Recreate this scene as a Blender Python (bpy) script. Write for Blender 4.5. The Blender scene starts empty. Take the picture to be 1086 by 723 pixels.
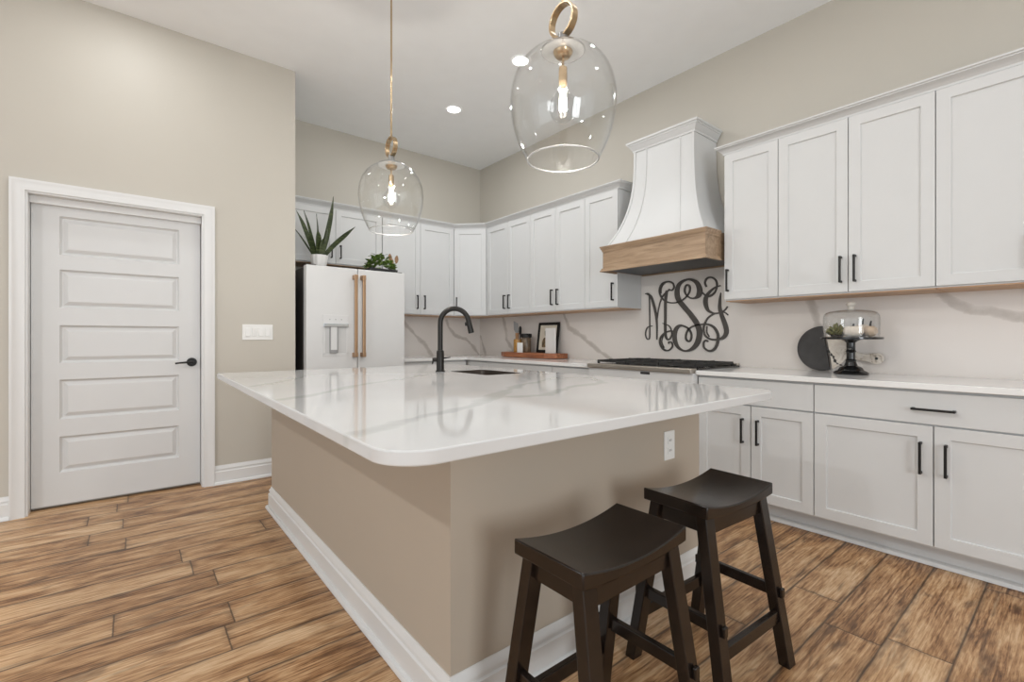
import bpy, bmesh, math, random
from mathutils import Vector, Matrix
random.seed(7)
S = bpy.context.scene
COL = S.collection
PI = math.pi

# ------------------------------------------------------------------ camera, world, light, exposure
F_PX, CY_PX = 496.86, 358.28
cam = bpy.data.cameras.new('camera'); cam_o = bpy.data.objects.new('camera', cam); COL.objects.link(cam_o)
cam.sensor_width = 36.0; cam.sensor_fit = 'HORIZONTAL'; cam.lens = 36.0 * F_PX / 1086.0
cam.shift_y = -(361.5 - CY_PX) / 1086.0
cam.clip_start = 0.02
cam_o.location = (0, 0, 1.125)
cam_o.rotation_euler = (math.radians(90), 0, -math.radians(39.03))
S.camera = cam_o

W = bpy.data.worlds.new('world'); S.world = W; W.use_nodes = True
bg = W.node_tree.nodes['Background']; bg.inputs[0].default_value = (0.94, 0.972, 1.0, 1); bg.inputs[1].default_value = 1.02

S.view_settings.view_transform = 'Standard'; S.view_settings.look = 'None'
S.view_settings.gamma = 1.0; S.view_settings.use_curve_mapping = False
S.view_settings.exposure = -0.06

CEIL = 3.368
def area_light(name, loc, target, sx, sy, watts, col=(1, 1, 1)):
    l = bpy.data.lights.new(name, 'AREA'); l.shape = 'RECTANGLE'; l.size = sx; l.size_y = sy; l.energy = watts; l.color = col
    o = bpy.data.objects.new(name, l); COL.objects.link(o); o.location = loc
    o.rotation_euler = (Vector(target) - Vector(loc)).to_track_quat('-Z', 'Y').to_euler()
    return o
# added fill lights standing in for unbuilt windows, tilted up to brighten the ceiling
area_light('rear_fill_light', (-0.2, -3.6, 1.55), (1.3, 1.6, 2.6), 1.3, 1.6, 78, (0.91, 0.965, 1.0))
area_light('side_fill_light', (-4.6, 0.8, 1.3), (1.2, 2.6, 3.1), 3.0, 2.0, 22, (0.91, 0.965, 1.0))

# ------------------------------------------------------------------ materials
def new_mat(name):
    m = bpy.data.materials.new(name); m.use_nodes = True
    nt = m.node_tree; return m, nt, nt.nodes['Principled BSDF']
def N(nt, typ, **kw):
    n = nt.nodes.new(typ)
    for k, v in kw.items(): setattr(n, k, v)
    return n
def setin(nt, sock, v):
    if isinstance(v, bpy.types.NodeSocket): nt.links.new(v, sock)
    else: sock.default_value = v
def math_n(nt, op, a, b=None, c=None, clamp=False):
    n = N(nt, 'ShaderNodeMath', operation=op); n.use_clamp = clamp
    setin(nt, n.inputs[0], a)
    if b is not None: setin(nt, n.inputs[1], b)
    if c is not None: setin(nt, n.inputs[2], c)
    return n.outputs[0]
def mix_col(nt, fac, a, b, blend='MIX'):
    n = N(nt, 'ShaderNodeMix', data_type='RGBA', blend_type=blend)
    setin(nt, n.inputs[0], fac)
    setin(nt, n.inputs[6], a if isinstance(a, bpy.types.NodeSocket) else (*a, 1))
    setin(nt, n.inputs[7], b if isinstance(b, bpy.types.NodeSocket) else (*b, 1))
    return n.outputs[2]
def position(nt): return N(nt, 'ShaderNodeNewGeometry').outputs['Position']
def objcoord(nt): return N(nt, 'ShaderNodeTexCoord').outputs['Object']
def mapping(nt, vec, scale=(1, 1, 1), loc=(0, 0, 0), rot=(0, 0, 0)):
    n = N(nt, 'ShaderNodeMapping'); nt.links.new(vec, n.inputs[0])
    n.inputs['Scale'].default_value = scale; n.inputs['Location'].default_value = loc; n.inputs['Rotation'].default_value = rot
    return n.outputs[0]
def noise(nt, vec, scale, detail=3, rough=0.5, dist=0.0, out='Fac'):
    n = N(nt, 'ShaderNodeTexNoise'); nt.links.new(vec, n.inputs['Vector'])
    n.inputs['Scale'].default_value = scale; n.inputs['Detail'].default_value = detail
    n.inputs['Roughness'].default_value = rough; n.inputs['Distortion'].default_value = dist
    return n.outputs[out]
def ramp(nt, fac, stops):
    n = N(nt, 'ShaderNodeValToRGB'); nt.links.new(fac, n.inputs[0])
    e = n.color_ramp.elements
    while len(e) > 1: e.remove(e[-1])
    e[0].position = stops[0][0]; e[0].color = (*stops[0][1], 1)
    for p, c in stops[1:]:
        x = e.new(p); x.color = (*c, 1)
    return n.outputs[0]
def bump(nt, b, h, strength=0.1, dist=0.01):
    n = N(nt, 'ShaderNodeBump'); n.inputs['Strength'].default_value = strength; n.inputs['Distance'].default_value = dist
    nt.links.new(h, n.inputs['Height']); nt.links.new(n.outputs[0], b.inputs['Normal'])
def plain(name, col, rough=0.5, metal=0.0, spec=0.5, vary=0.03, vscale=6.0, bmp=0.0, bscale=300.0, coat=0.0, aniso=0.0):
    """a procedural material: base colour gently varied by noise, optional fine bump"""
    m, nt, b = new_mat(name)
    v = noise(nt, objcoord(nt), vscale, 2)
    lo = tuple(c * (1 - vary) for c in col); hi = tuple(min(1, c * (1 + vary)) for c in col)
    nt.links.new(ramp(nt, v, [(0.3, lo), (0.7, hi)]), b.inputs['Base Color'])
    b.inputs['Roughness'].default_value = rough; b.inputs['Metallic'].default_value = metal
    b.inputs['Specular IOR Level'].default_value = spec; b.inputs['Coat Weight'].default_value = coat
    b.inputs['Coat Roughness'].default_value = 0.1
    if bmp: bump(nt, b, noise(nt, objcoord(nt), bscale, 2), bmp, 0.002)
    return m
def glow(name, col, strength):
    m, nt, b = new_mat(name)
    b.inputs['Base Color'].default_value = (*col, 1); b.inputs['Emission Color'].default_value = (*col, 1)
    b.inputs['Emission Strength'].default_value = strength
    return m
def clear_glass(name, tint=(0.993, 0.995, 0.993), lo=0.035, hi=0.75, rough=0.02):
    m = bpy.data.materials.new(name); m.use_nodes = True; nt = m.node_tree; nt.nodes.clear()
    out = N(nt, 'ShaderNodeOutputMaterial'); mx = N(nt, 'ShaderNodeMixShader')
    t = N(nt, 'ShaderNodeBsdfTransparent'); t.inputs[0].default_value = (*tint, 1)
    g = N(nt, 'ShaderNodeBsdfGlossy'); g.inputs['Roughness'].default_value = rough
    lw = N(nt, 'ShaderNodeLayerWeight'); lw.inputs[0].default_value = 0.5
    fr = math_n(nt, 'MULTIPLY_ADD', math_n(nt, 'POWER', lw.outputs['Facing'], 4.0), hi, lo)
    nz = noise(nt, objcoord(nt), 9.0, 2); bp = N(nt, 'ShaderNodeBump'); bp.inputs['Strength'].default_value = 0.12; bp.inputs['Distance'].default_value = 0.01
    nt.links.new(nz, bp.inputs['Height']); nt.links.new(bp.outputs[0], g.inputs['Normal'])
    nt.links.new(fr, mx.inputs[0]); nt.links.new(t.outputs[0], mx.inputs[1]); nt.links.new(g.outputs[0], mx.inputs[2])
    nt.links.new(mx.outputs[0], out.inputs[0])
    return m

def veined_quartz(name, base, vein, axes, lines, rough=0.12, width=0.018, strength=0.6, warp=0.05):
    """polished white quartz; veins follow polylines given on the slab, wandered by noise"""
    m, nt, b = new_mat(name)
    p = position(nt)
    sep = N(nt, 'ShaderNodeSeparateXYZ'); nt.links.new(p, sep.inputs[0])
    cmb = N(nt, 'ShaderNodeCombineXYZ')
    nt.links.new(sep.outputs[axes[0]], cmb.inputs[0]); nt.links.new(sep.outputs[axes[1]], cmb.inputs[1])
    q = cmb.outputs[0]
    nz = noise(nt, q, 5.0, 4, 0.6, out='Color')
    sub = N(nt, 'ShaderNodeVectorMath', operation='SUBTRACT'); nt.links.new(nz, sub.inputs[0]); sub.inputs[1].default_value = (0.5, 0.5, 0.5)
    scl = N(nt, 'ShaderNodeVectorMath', operation='MULTIPLY'); nt.links.new(sub.outputs[0], scl.inputs[0]); scl.inputs[1].default_value = (warp, warp, 0)
    add = N(nt, 'ShaderNodeVectorMath', operation='ADD'); nt.links.new(q, add.inputs[0]); nt.links.new(scl.outputs[0], add.inputs[1])
    w = add.outputs[0]
    best = None
    for ln in lines:
        for (a, c) in zip(ln[:-1], ln[1:]):
            d = (c[0] - a[0], c[1] - a[1]); L2 = d[0] ** 2 + d[1] ** 2
            s = N(nt, 'ShaderNodeVectorMath', operation='SUBTRACT'); nt.links.new(w, s.inputs[0]); s.inputs[1].default_value = (a[0], a[1], 0)
            dt = N(nt, 'ShaderNodeVectorMath', operation='DOT_PRODUCT'); nt.links.new(s.outputs[0], dt.inputs[0]); dt.inputs[1].default_value = (d[0] / L2, d[1] / L2, 0)
            t = math_n(nt, 'ADD', dt.outputs['Value'], 0.0, clamp=True)
            sc = N(nt, 'ShaderNodeVectorMath', operation='SCALE'); sc.inputs[0].default_value = (d[0], d[1], 0); nt.links.new(t, sc.inputs['Scale'])
            ds = N(nt, 'ShaderNodeVectorMath', operation='DISTANCE'); nt.links.new(s.outputs[0], ds.inputs[0]); nt.links.new(sc.outputs[0], ds.inputs[1])
            best = ds.outputs['Value'] if best is None else math_n(nt, 'MINIMUM', best, ds.outputs['Value'])
    wn = noise(nt, q, 7.0, 3)
    wd = math_n(nt, 'MULTIPLY_ADD', wn, width * 2.4, -width * 0.5)
    e = math_n(nt, 'DIVIDE', best, math_n(nt, 'MAXIMUM', wd, 0.002))
    mask = math_n(nt, 'SUBTRACT', 1.0, math_n(nt, 'POWER', math_n(nt, 'MINIMUM', e, 1.0), 2.5), clamp=True)
    fine = math_n(nt, 'MULTIPLY', mask, math_n(nt, 'MULTIPLY_ADD', noise(nt, q, 22.0, 4, 0.7), 0.9, 0.45), clamp=True)
    cloud = ramp(nt, noise(nt, q, 2.2, 3), [(0.35, tuple(c * 0.965 for c in base)), (0.65, base)])
    nt.links.new(mix_col(nt, math_n(nt, 'MULTIPLY', fine, strength), cloud, vein), b.inputs['Base Color'])
    b.inputs['Roughness'].default_value = rough
    return m

def plank_floor(name, width=0.1835, phase=0.4799, length=1.22):
    m, nt, b = new_mat(name)
    p = position(nt); sep = N(nt, 'ShaderNodeSeparateXYZ'); nt.links.new(p, sep.inputs[0])
    x, y = sep.outputs[0], sep.outputs[1]
    v = math_n(nt, 'DIVIDE', math_n(nt, 'SUBTRACT', y, phase), width)
    row = math_n(nt, 'FLOOR', v); fv = math_n(nt, 'FRACT', v)
    r1 = N(nt, 'ShaderNodeTexWhiteNoise', noise_dimensions='1D'); nt.links.new(row, r1.inputs['W'])
    u = math_n(nt, 'ADD', math_n(nt, 'DIVIDE', x, length), math_n(nt, 'MULTIPLY', r1.outputs['Value'], 7.31))
    pid = math_n(nt, 'FLOOR', u); fu = math_n(nt, 'FRACT', u)
    c2 = N(nt, 'ShaderNodeCombineXYZ'); nt.links.new(row, c2.inputs[0]); nt.links.new(pid, c2.inputs[1])
    r2 = N(nt, 'ShaderNodeTexWhiteNoise', noise_dimensions='2D'); nt.links.new(c2.outputs[0], r2.inputs['Vector'])
    off = N(nt, 'ShaderNodeVectorMath', operation='SCALE'); nt.links.new(r2.outputs['Color'], off.inputs[0]); off.inputs['Scale'].default_value = 37.0
    pv = N(nt, 'ShaderNodeVectorMath', operation='ADD'); nt.links.new(p, pv.inputs[0]); nt.links.new(off.outputs[0], pv.inputs[1])
    big = noise(nt, mapping(nt, pv.outputs[0], (1.5, 5.5, 1)), 1.6, 4, 0.6, 1.2)
    grain = noise(nt, mapping(nt, pv.outputs[0], (1.5, 34, 1)), 2.2, 6, 0.68, 0.9)
    fine = noise(nt, mapping(nt, pv.outputs[0], (7, 95, 1)), 2.0, 3, 0.6)
    # wavy cathedral rings
    wv = N(nt, 'ShaderNodeTexWave', wave_type='BANDS', bands_direction='Y', wave_profile='SIN')
    nt.links.new(mapping(nt, pv.outputs[0], (0.9, 6.0, 1)), wv.inputs['Vector'])
    wv.inputs['Scale'].default_value = 3.2; wv.inputs['Distortion'].default_value = 9.0; wv.inputs['Detail'].default_value = 3.0
    wv.inputs['Detail Scale'].default_value = 0.9; wv.inputs['Detail Roughness'].default_value = 0.6
    tone = math_n(nt, 'MULTIPLY_ADD', r2.outputs['Value'], 0.16, -0.08)
    s = math_n(nt, 'MULTIPLY_ADD', math_n(nt, 'SUBTRACT', big, 0.5), 0.85, tone)
    s = math_n(nt, 'MULTIPLY_ADD', math_n(nt, 'SUBTRACT', grain, 0.5), 0.80, s)
    s = math_n(nt, 'MULTIPLY_ADD', math_n(nt, 'SUBTRACT', fine, 0.5), 0.52, s)
    s = math_n(nt, 'MULTIPLY_ADD', math_n(nt, 'SUBTRACT', wv.outputs['Fac'], 0.5), 0.08, s)
    s = math_n(nt, 'ADD', s, 0.53)
    col = ramp(nt, s, [(0.16, (0.050, 0.022, 0.010)), (0.33, (0.190, 0.088, 0.035)), (0.46, (0.370, 0.198, 0.088)), (0.60, (0.540, 0.332, 0.172)), (0.82, (0.72, 0.52, 0.325))])
    # smoky dark patches, knots and smoked long edges
    kn = noise(nt, mapping(nt, pv.outputs[0], (1.6, 7.5, 1)), 1.9, 3, 0.55, 1.3)
    col = mix_col(nt, math_n(nt, 'MULTIPLY', math_n(nt, 'MULTIPLY_ADD', kn, 5.5, -3.15, clamp=True), 0.72), col, (0.060, 0.031, 0.017))
    ev = math_n(nt, 'MULTIPLY', math_n(nt, 'MINIMUM', fv, math_n(nt, 'SUBTRACT', 1.0, fv)), width)
    eu = math_n(nt, 'MULTIPLY', math_n(nt, 'MINIMUM', fu, math_n(nt, 'SUBTRACT', 1.0, fu)), length)
    ed = math_n(nt, 'MINIMUM', ev, eu)
    en = noise(nt, mapping(nt, pv.outputs[0], (3.5, 9, 1)), 2.0, 3, 0.6)
    smoke = math_n(nt, 'MULTIPLY', math_n(nt, 'SUBTRACT', 1.0, math_n(nt, 'DIVIDE', ed, 0.028), clamp=True), math_n(nt, 'MULTIPLY_ADD', en, 3.4, -1.35, clamp=True))
    col = mix_col(nt, math_n(nt, 'MULTIPLY', smoke, 0.75), col, (0.060, 0.031, 0.017))
    seam = math_n(nt, 'SUBTRACT', 1.0, math_n(nt, 'DIVIDE', math_n(nt, 'MINIMUM', math_n(nt, 'MULTIPLY', ev, 0.75), eu), 0.0045), clamp=True)
    col = mix_col(nt, math_n(nt, 'MULTIPLY', seam, 0.9), col, (0.040, 0.021, 0.012))
    nt.links.new(col, b.inputs['Base Color'])
    b.inputs['Roughness'].default_value = 0.42
    h = math_n(nt, 'MULTIPLY_ADD', seam, -1.0, math_n(nt, 'MULTIPLY', grain, 0.3))
    bump(nt, b, h, 0.25, 0.003)
    return m

def wood(name, dark, mid, light, axis=0, rough=0.45, freq=1.0):
    m, nt, b = new_mat(name)
    sc = [22 * freq] * 3; sc[axis] = 1.6 * freq
    p = mapping(nt, objcoord(nt), tuple(sc))
    g = noise(nt, p, 1.6, 5, 0.65, 0.7)
    nt.links.new(ramp(nt, g, [(0.30, dark), (0.5, mid), (0.72, light)]), b.inputs['Base Color'])
    b.inputs['Roughness'].default_value = rough
    bump(nt, b, g, 0.08, 0.002)
    return m

MONO=[
  [(2.287, 1.545, 0.0102), (2.258, 1.533, 0.0122), (2.238, 1.556, 0.0122), (2.247, 1.592, 0.0122), (2.287, 1.611, 0.0122), (2.338, 1.604, 0.0143), (2.368, 1.578, 0.0143), (2.379, 1.537, 0.0122), (2.362, 1.485, 0.0122), (2.315, 1.441, 0.0112), (2.247, 1.425, 0.0102), (2.181, 1.433, 0.0102), (2.127, 1.464, 0.0112), (2.095, 1.505, 0.0122), (2.09, 1.544, 0.0143), (2.108, 1.567, 0.0143), (2.129, 1.557, 0.0143), (2.137, 1.519, 0.0143), (2.121, 1.483, 0.0122), (2.084, 1.456, 0.0122), (2.043, 1.453, 0.0163), (2.012, 1.475, 0.0408), (2.004, 1.518, 0.0428), (2.022, 1.567, 0.0347), (2.058, 1.599, 0.0224), (2.105, 1.612, 0.0163), (2.159, 1.599, 0.0224), (2.197, 1.563, 0.0367), (2.208, 1.504, 0.0428), (2.192, 1.448, 0.0428), (2.143, 1.386, 0.0408), (2.084, 1.32, 0.0408), (2.032, 1.25, 0.0428), (2.007, 1.183, 0.0449), (2.012, 1.116, 0.0449), (2.043, 1.058, 0.0367), (2.095, 1.023, 0.0204), (2.148, 1.019, 0.0143), (2.197, 1.046, 0.0245), (2.227, 1.1, 0.0367), (2.23, 1.16, 0.0367), (2.214, 1.205, 0.0326), (2.181, 1.229, 0.0204), (2.137, 1.222, 0.0143), (2.095, 1.194, 0.0143), (2.076, 1.15, 0.0143), (2.084, 1.106, 0.0143), (2.105, 1.098, 0.0143), (2.125, 1.12, 0.0143), (2.121, 1.165, 0.0143), (2.095, 1.203, 0.0122), (2.053, 1.224, 0.0122), (1.992, 1.235, 0.0122), (1.932, 1.234, 0.0143), (1.883, 1.209, 0.0184), (1.854, 1.162, 0.0204), (1.849, 1.116, 0.0204), (1.863, 1.06, 0.0204), (1.892, 1.027, 0.0184), (1.932, 1.024, 0.0143), (1.966, 1.049, 0.0122), (1.969, 1.087, 0.0122), (1.951, 1.106, 0.0122), (1.932, 1.097, 0.0122)] ,
  [(2.362, 1.515, 0.0061), (2.362, 1.551, 0.0061), (2.344, 1.586, 0.0061), (2.315, 1.609, 0.0082)] ,
  [(2.23, 1.18, 0.0122), (2.281, 1.184, 0.0122), (2.338, 1.161, 0.0122), (2.373, 1.115, 0.0143), (2.368, 1.064, 0.0163), (2.333, 1.023, 0.0163), (2.287, 1.019, 0.0122), (2.253, 1.05, 0.0122), (2.258, 1.085, 0.0122), (2.287, 1.09, 0.0102), (2.287, 1.075, 0.0082)] ,
  [(2.336, 1.156, 0.0061), (2.356, 1.095, 0.0061), (2.333, 1.039, 0.0082)] ,
  [(2.525, 1.522, 0.0082), (2.488, 1.52, 0.0102), (2.481, 1.461, 0.0082), (2.479, 1.314, 0.0082), (2.478, 1.188, 0.0082), (2.481, 1.125, 0.0082), (2.5, 1.113, 0.0082), (2.518, 1.136, 0.0082), (2.521, 1.178, 0.0082), (2.5, 1.22, 0.0082), (2.451, 1.232, 0.0061)] ,
  [(2.512, 1.521, 0.0082), (2.469, 1.497, 0.0204), (2.439, 1.427, 0.0224), (2.415, 1.333, 0.0204), (2.405, 1.239, 0.0143), (2.405, 1.11, 0.0082)] ,
  [(2.405, 1.281, 0.0082), (2.385, 1.393, 0.0082), (2.356, 1.474, 0.0102), (2.321, 1.512, 0.0143), (2.281, 1.54, 0.0102)] ,
  [(2.304, 1.526, 0.0204), (2.31, 1.517, 0.0245), (2.319, 1.441, 0.0245), (2.321, 1.309, 0.0224), (2.32, 1.166, 0.0224), (2.304, 1.115, 0.0163), (2.275, 1.12, 0.0122), (2.258, 1.166, 0.0102), (2.281, 1.226, 0.0082), (2.348, 1.253, 0.0061)] ,
  [(1.946, 1.537, 0.0122), (1.959, 1.571, 0.0122), (1.941, 1.605, 0.0122), (1.902, 1.608, 0.0122), (1.868, 1.581, 0.0122), (1.859, 1.539, 0.0122), (1.873, 1.493, 0.0122), (1.902, 1.467, 0.0163), (1.941, 1.461, 0.0143), (1.986, 1.497, 0.0102)] ,
  [(1.83, 1.536, 0.0082), (1.873, 1.526, 0.0122), (1.922, 1.492, 0.0204), (1.951, 1.447, 0.0326), (1.953, 1.4, 0.0347), (1.932, 1.347, 0.0224), (1.883, 1.321, 0.0122), (1.844, 1.322, 0.0102), (1.797, 1.341, 0.0102), (1.774, 1.37, 0.0082)] ,
  [(1.769, 1.303, 0.0082), (1.802, 1.327, 0.0082), (1.844, 1.322, 0.0102), (1.883, 1.317, 0.0122), (1.932, 1.286, 0.0122), (1.961, 1.239, 0.0143), (1.971, 1.192, 0.0143), (1.956, 1.144, 0.0143), (1.912, 1.116, 0.0143), (1.854, 1.113, 0.0143), (1.806, 1.13, 0.0265), (1.783, 1.171, 0.0347), (1.792, 1.226, 0.0347), (1.816, 1.291, 0.0306), (1.835, 1.356, 0.0265), (1.835, 1.421, 0.0184), (1.828, 1.481, 0.0041)] ,
  [(1.941, 1.22, 0.0082), (1.943, 1.173, 0.0082), (1.922, 1.135, 0.0082)] ,
]
ISL=[
  [(0.42, 2.384), (0.541, 2.481), (0.706, 2.741), (0.837, 2.981)] ,
  [(0.414, 1.816), (0.515, 1.853), (0.631, 1.966), (0.806, 2.133), (1.027, 2.271), (1.348, 2.46)] ,
  [(0.409, 1.066), (0.48, 1.093), (0.544, 1.136), (0.64, 1.184), (0.718, 1.196), (0.864, 1.254), (0.997, 1.362), (1.185, 1.48)] ,
  [(1.106, 1.349), (1.233, 1.315), (1.546, 1.476), (1.784, 1.495), (1.966, 1.733), (1.81, 1.86), (1.564, 1.731), (1.42, 1.68), (1.211, 1.523), (1.046, 1.431)] ,
]
SPR=[
  [(4.626, 1.386), (4.555, 1.223), (4.555, 1.107), (4.417, 0.979)] ,
  [(3.56, 1.387), (3.49, 1.234), (3.306, 1.146), (3.179, 1.063), (3.027, 0.972), (2.925, 0.925)] ,
  [(5.098, 1.137), (5.055, 1.028), (4.991, 0.906)] ,
  [(0.547, 1.402), (0.536, 1.378), (0.475, 1.314), (0.41, 1.266), (0.338, 1.27), (0.269, 1.246), (0.216, 1.23), (0.113, 1.154)] ,
  [(1.198, 1.372), (1.155, 1.199)] ,
]
SPB=[
  [(2.491, 1.358), (2.537, 1.275), (2.66, 1.15), (2.771, 1.05), (2.884, 0.919)] ,
  [(3.085, 1.344), (3.109, 1.27), (3.207, 1.152), (3.386, 1.106), (3.515, 0.997), (3.579, 0.903)] ,
]
M = {}
M['wall'] = plain('taupe_wall_paint', (0.535, 0.504, 0.445), 0.5, spec=0.3, vary=0.012, vscale=1.5, bmp=0.04, bscale=220)
M['island'] = plain('island_paint', (0.462, 0.398, 0.325), 0.65, spec=0.3, vary=0.012, vscale=1.5, bmp=0.04, bscale=220)
M['ceiling'] = plain('ceiling_paint', (0.90, 0.918, 0.93), 0.85, spec=0.2, vary=0.01, bmp=0.04, bscale=160)
M['trim'] = plain('white_trim_paint', (0.72, 0.722, 0.715), 0.35, vary=0.008)
M['cab'] = plain('white_cabinet_paint', (0.63, 0.634, 0.63), 0.45, vary=0.008)
M['door'] = plain('door_paint', (0.65, 0.652, 0.648), 0.4, vary=0.008)
M['underside'] = wood('cabinet_underside_maple', (0.42, 0.24, 0.13), (0.50, 0.30, 0.17), (0.56, 0.36, 0.21), 1)
M['floor'] = plank_floor('hickory_plank_floor')
M['quartz_island'] = veined_quartz('island_quartz', (0.64, 0.642, 0.64), (0.34, 0.375, 0.345), (0, 1), ISL, rough=0.07, width=0.042, strength=0.42)
M['quartz_top'] = veined_quartz('perimeter_quartz', (0.80, 0.795, 0.785), (0.45, 0.43, 0.40), (0, 1), [[(3.1, 0.9), (3.3, 0.65), (3.6, 0.5)], [(3.0, 3.0), (3.4, 3.3)]], rough=0.1, width=0.012, strength=0.35)
M['quartz_splash'] = veined_quartz('backsplash_quartz_right', (0.75, 0.705, 0.665), (0.36, 0.315, 0.275), (1, 2), SPR, rough=0.16, width=0.040, strength=0.62, warp=0.035)
M['quartz_splash_back'] = veined_quartz('backsplash_quartz_rear', (0.75, 0.705, 0.665), (0.36, 0.315, 0.275), (0, 2), SPB, rough=0.16, width=0.036, strength=0.62, warp=0.035)
M['black'] = plain('matte_black_metal', (0.012, 0.011, 0.010), 0.45, metal=0.3, vary=0.1)
M['faucet'] = plain('dark_bronze_metal', (0.022, 0.020, 0.018), 0.36, metal=0.6, vary=0.1)
M['brass'] = plain('brushed_brass', (0.50, 0.375, 0.235), 0.24, metal=1.0, vary=0.05)
M['bronze'] = plain('brushed_bronze_handle', (0.46, 0.295, 0.18), 0.35, metal=1.0, vary=0.06)
M['steel'] = plain('stainless_steel', (0.50, 0.465, 0.42), 0.34, metal=1.0, vary=0.05)
M['sink_steel'] = plain('dark_sink_steel', (0.085, 0.070, 0.058), 0.4, metal=0.6, vary=0.1)  # dark brown-grey finish of the sink basin
M['recess'] = plain('dispenser_recess_grey', (0.56, 0.56, 0.555), 0.5)
M['canister'] = plain('brown_grey_canister', (0.16, 0.115, 0.075), 0.3, vary=0.4, vscale=30)
M['knob'] = plain('cream_knob', (0.60, 0.57, 0.52), 0.3)
M['chrome'] = plain('chrome_strip', (0.72, 0.76, 0.80), 0.12, metal=1.0, vary=0.02)
M['nickel'] = plain('clouded_nickel', (0.30, 0.30, 0.295), 0.32, metal=0.85, vary=0.12, vscale=25)
M['fridge'] = plain('matte_white_appliance', (0.66, 0.66, 0.655), 0.42, vary=0.01)
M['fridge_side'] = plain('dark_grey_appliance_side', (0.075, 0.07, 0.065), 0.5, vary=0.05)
M['grey'] = plain('mid_grey_plastic', (0.30, 0.30, 0.30), 0.4)
M['iron'] = plain('cast_iron', (0.020, 0.019, 0.018), 0.6, vary=0.2, bmp=0.1, bscale=90)
M['cooktop'] = plain('black_enamel', (0.012, 0.012, 0.012), 0.2)
M['hood_wood'] = wood('hood_band_oak', (0.23, 0.155, 0.095), (0.35, 0.24, 0.152), (0.45, 0.325, 0.215), 1)
M['hood_under'] = plain('hood_insert_dark', (0.03, 0.032, 0.034), 0.35, metal=0.5)
M['stool'] = wood('espresso_stool_wood', (0.006, 0.004, 0.003), (0.011, 0.0068, 0.005), (0.020, 0.012, 0.0085), 0, 0.25)
M['monogram'] = plain('charcoal_painted_letters', (0.070, 0.062, 0.055), 0.6, vary=0.06)
M['glass'] = clear_glass('clear_blown_glass')
M['glass_rim'] = clear_glass('polished_glass_rim', (1.0, 1.0, 1.0), 0.75, 0.25, 0.35)
M['bulb_glass'] = clear_glass('bulb_glass', (0.996, 0.994, 0.99))
M['filament'] = glow('lit_filament', (1.0, 0.93, 0.82), 45)
M['lens'] = glow('downlight_lens', (1.0, 0.97, 0.92), 9)
M['plastic'] = plain('white_switch_plastic', (0.80, 0.80, 0.78), 0.3, vary=0.01)
M['slot'] = plain('dark_slot', (0.03, 0.03, 0.03), 0.6)
M['slate'] = plain('black_slate', (0.040, 0.038, 0.038), 0.55, vary=0.25, vscale=14, bmp=0.08, bscale=60)
M['glaze_black'] = plain('gloss_black_glaze', (0.008, 0.008, 0.008), 0.12, vary=0.05)
M['board_wood'] = wood('acacia_board', (0.17, 0.055, 0.022), (0.30, 0.105, 0.045), (0.42, 0.17, 0.075), 1)
M['utensil_wood'] = wood('utensil_wood', (0.25, 0.12, 0.05), (0.36, 0.19, 0.08), (0.48, 0.28, 0.13), 2)
M['pot_white'] = plain('white_ribbed_ceramic', (0.74, 0.73, 0.71), 0.4, vary=0.03)
M['soil'] = plain('potting_soil', (0.035, 0.022, 0.014), 0.95, vary=0.4, vscale=60, bmp=0.5, bscale=120)
M['pumpkin'] = plain('cream_gourd_skin', (0.70, 0.62, 0.53), 0.6, vary=0.07, vscale=12)
M['pumpkin_tan'] = plain('tan_gourd_skin', (0.52, 0.40, 0.29), 0.65, vary=0.1, vscale=14)
M['candle'] = plain('white_card', (0.78, 0.77, 0.75), 0.6, vary=0.01)
M['amber'] = plain('amber_spice', (0.42, 0.22, 0.06), 0.25, vary=0.25, vscale=30)
M['photo_paper'] = plain('mount_paper', (0.72, 0.66, 0.55), 0.6)
M['photo'] = plain('sepia_print', (0.22, 0.15, 0.08), 0.5, vary=0.7, vscale=30)
def leaf_mat(name, a, b_, c, sc):
    m, nt, b = new_mat(name)
    g = noise(nt, mapping(nt, objcoord(nt), sc), 4, 3, 0.6, 0.5)
    nt.links.new(ramp(nt, g, [(0.3, a), (0.5, b_), (0.7, c)]), b.inputs['Base Color'])
    b.inputs['Roughness'].default_value = 0.4
    return m
M['snake'] = leaf_mat('sansevieria_leaf', (0.013, 0.020, 0.007), (0.036, 0.052, 0.018), (0.105, 0.125, 0.042), (3, 3, 22))
M['pothos'] = leaf_mat('pothos_leaf', (0.04, 0.085, 0.012), (0.13, 0.22, 0.04), (0.38, 0.46, 0.13), (14, 14, 14))
M['pothos_brown'] = leaf_mat('dry_leaf', (0.20, 0.10, 0.05), (0.30, 0.17, 0.09), (0.36, 0.24, 0.13), (14, 14, 14))
M['succulent'] = leaf_mat('succulent_green', (0.055, 0.06, 0.015), (0.14, 0.14, 0.04), (0.32, 0.29, 0.11), (30, 30, 30))
m_, nt_, b_ = new_mat('serving_board_marble')
g_ = noise(nt_, mapping(nt_, objcoord(nt_), (9, 9, 9)), 2.5, 4, 0.6, 1.5)
nt_.links.new(ramp(nt_, g_, [(0.30, (0.30, 0.24, 0.18)), (0.40, (0.62, 0.55, 0.47)), (0.7, (0.74, 0.69, 0.62))]), b_.inputs['Base Color']); b_.inputs['Roughness'].default_value = 0.2
M['marble'] = m_

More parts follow.
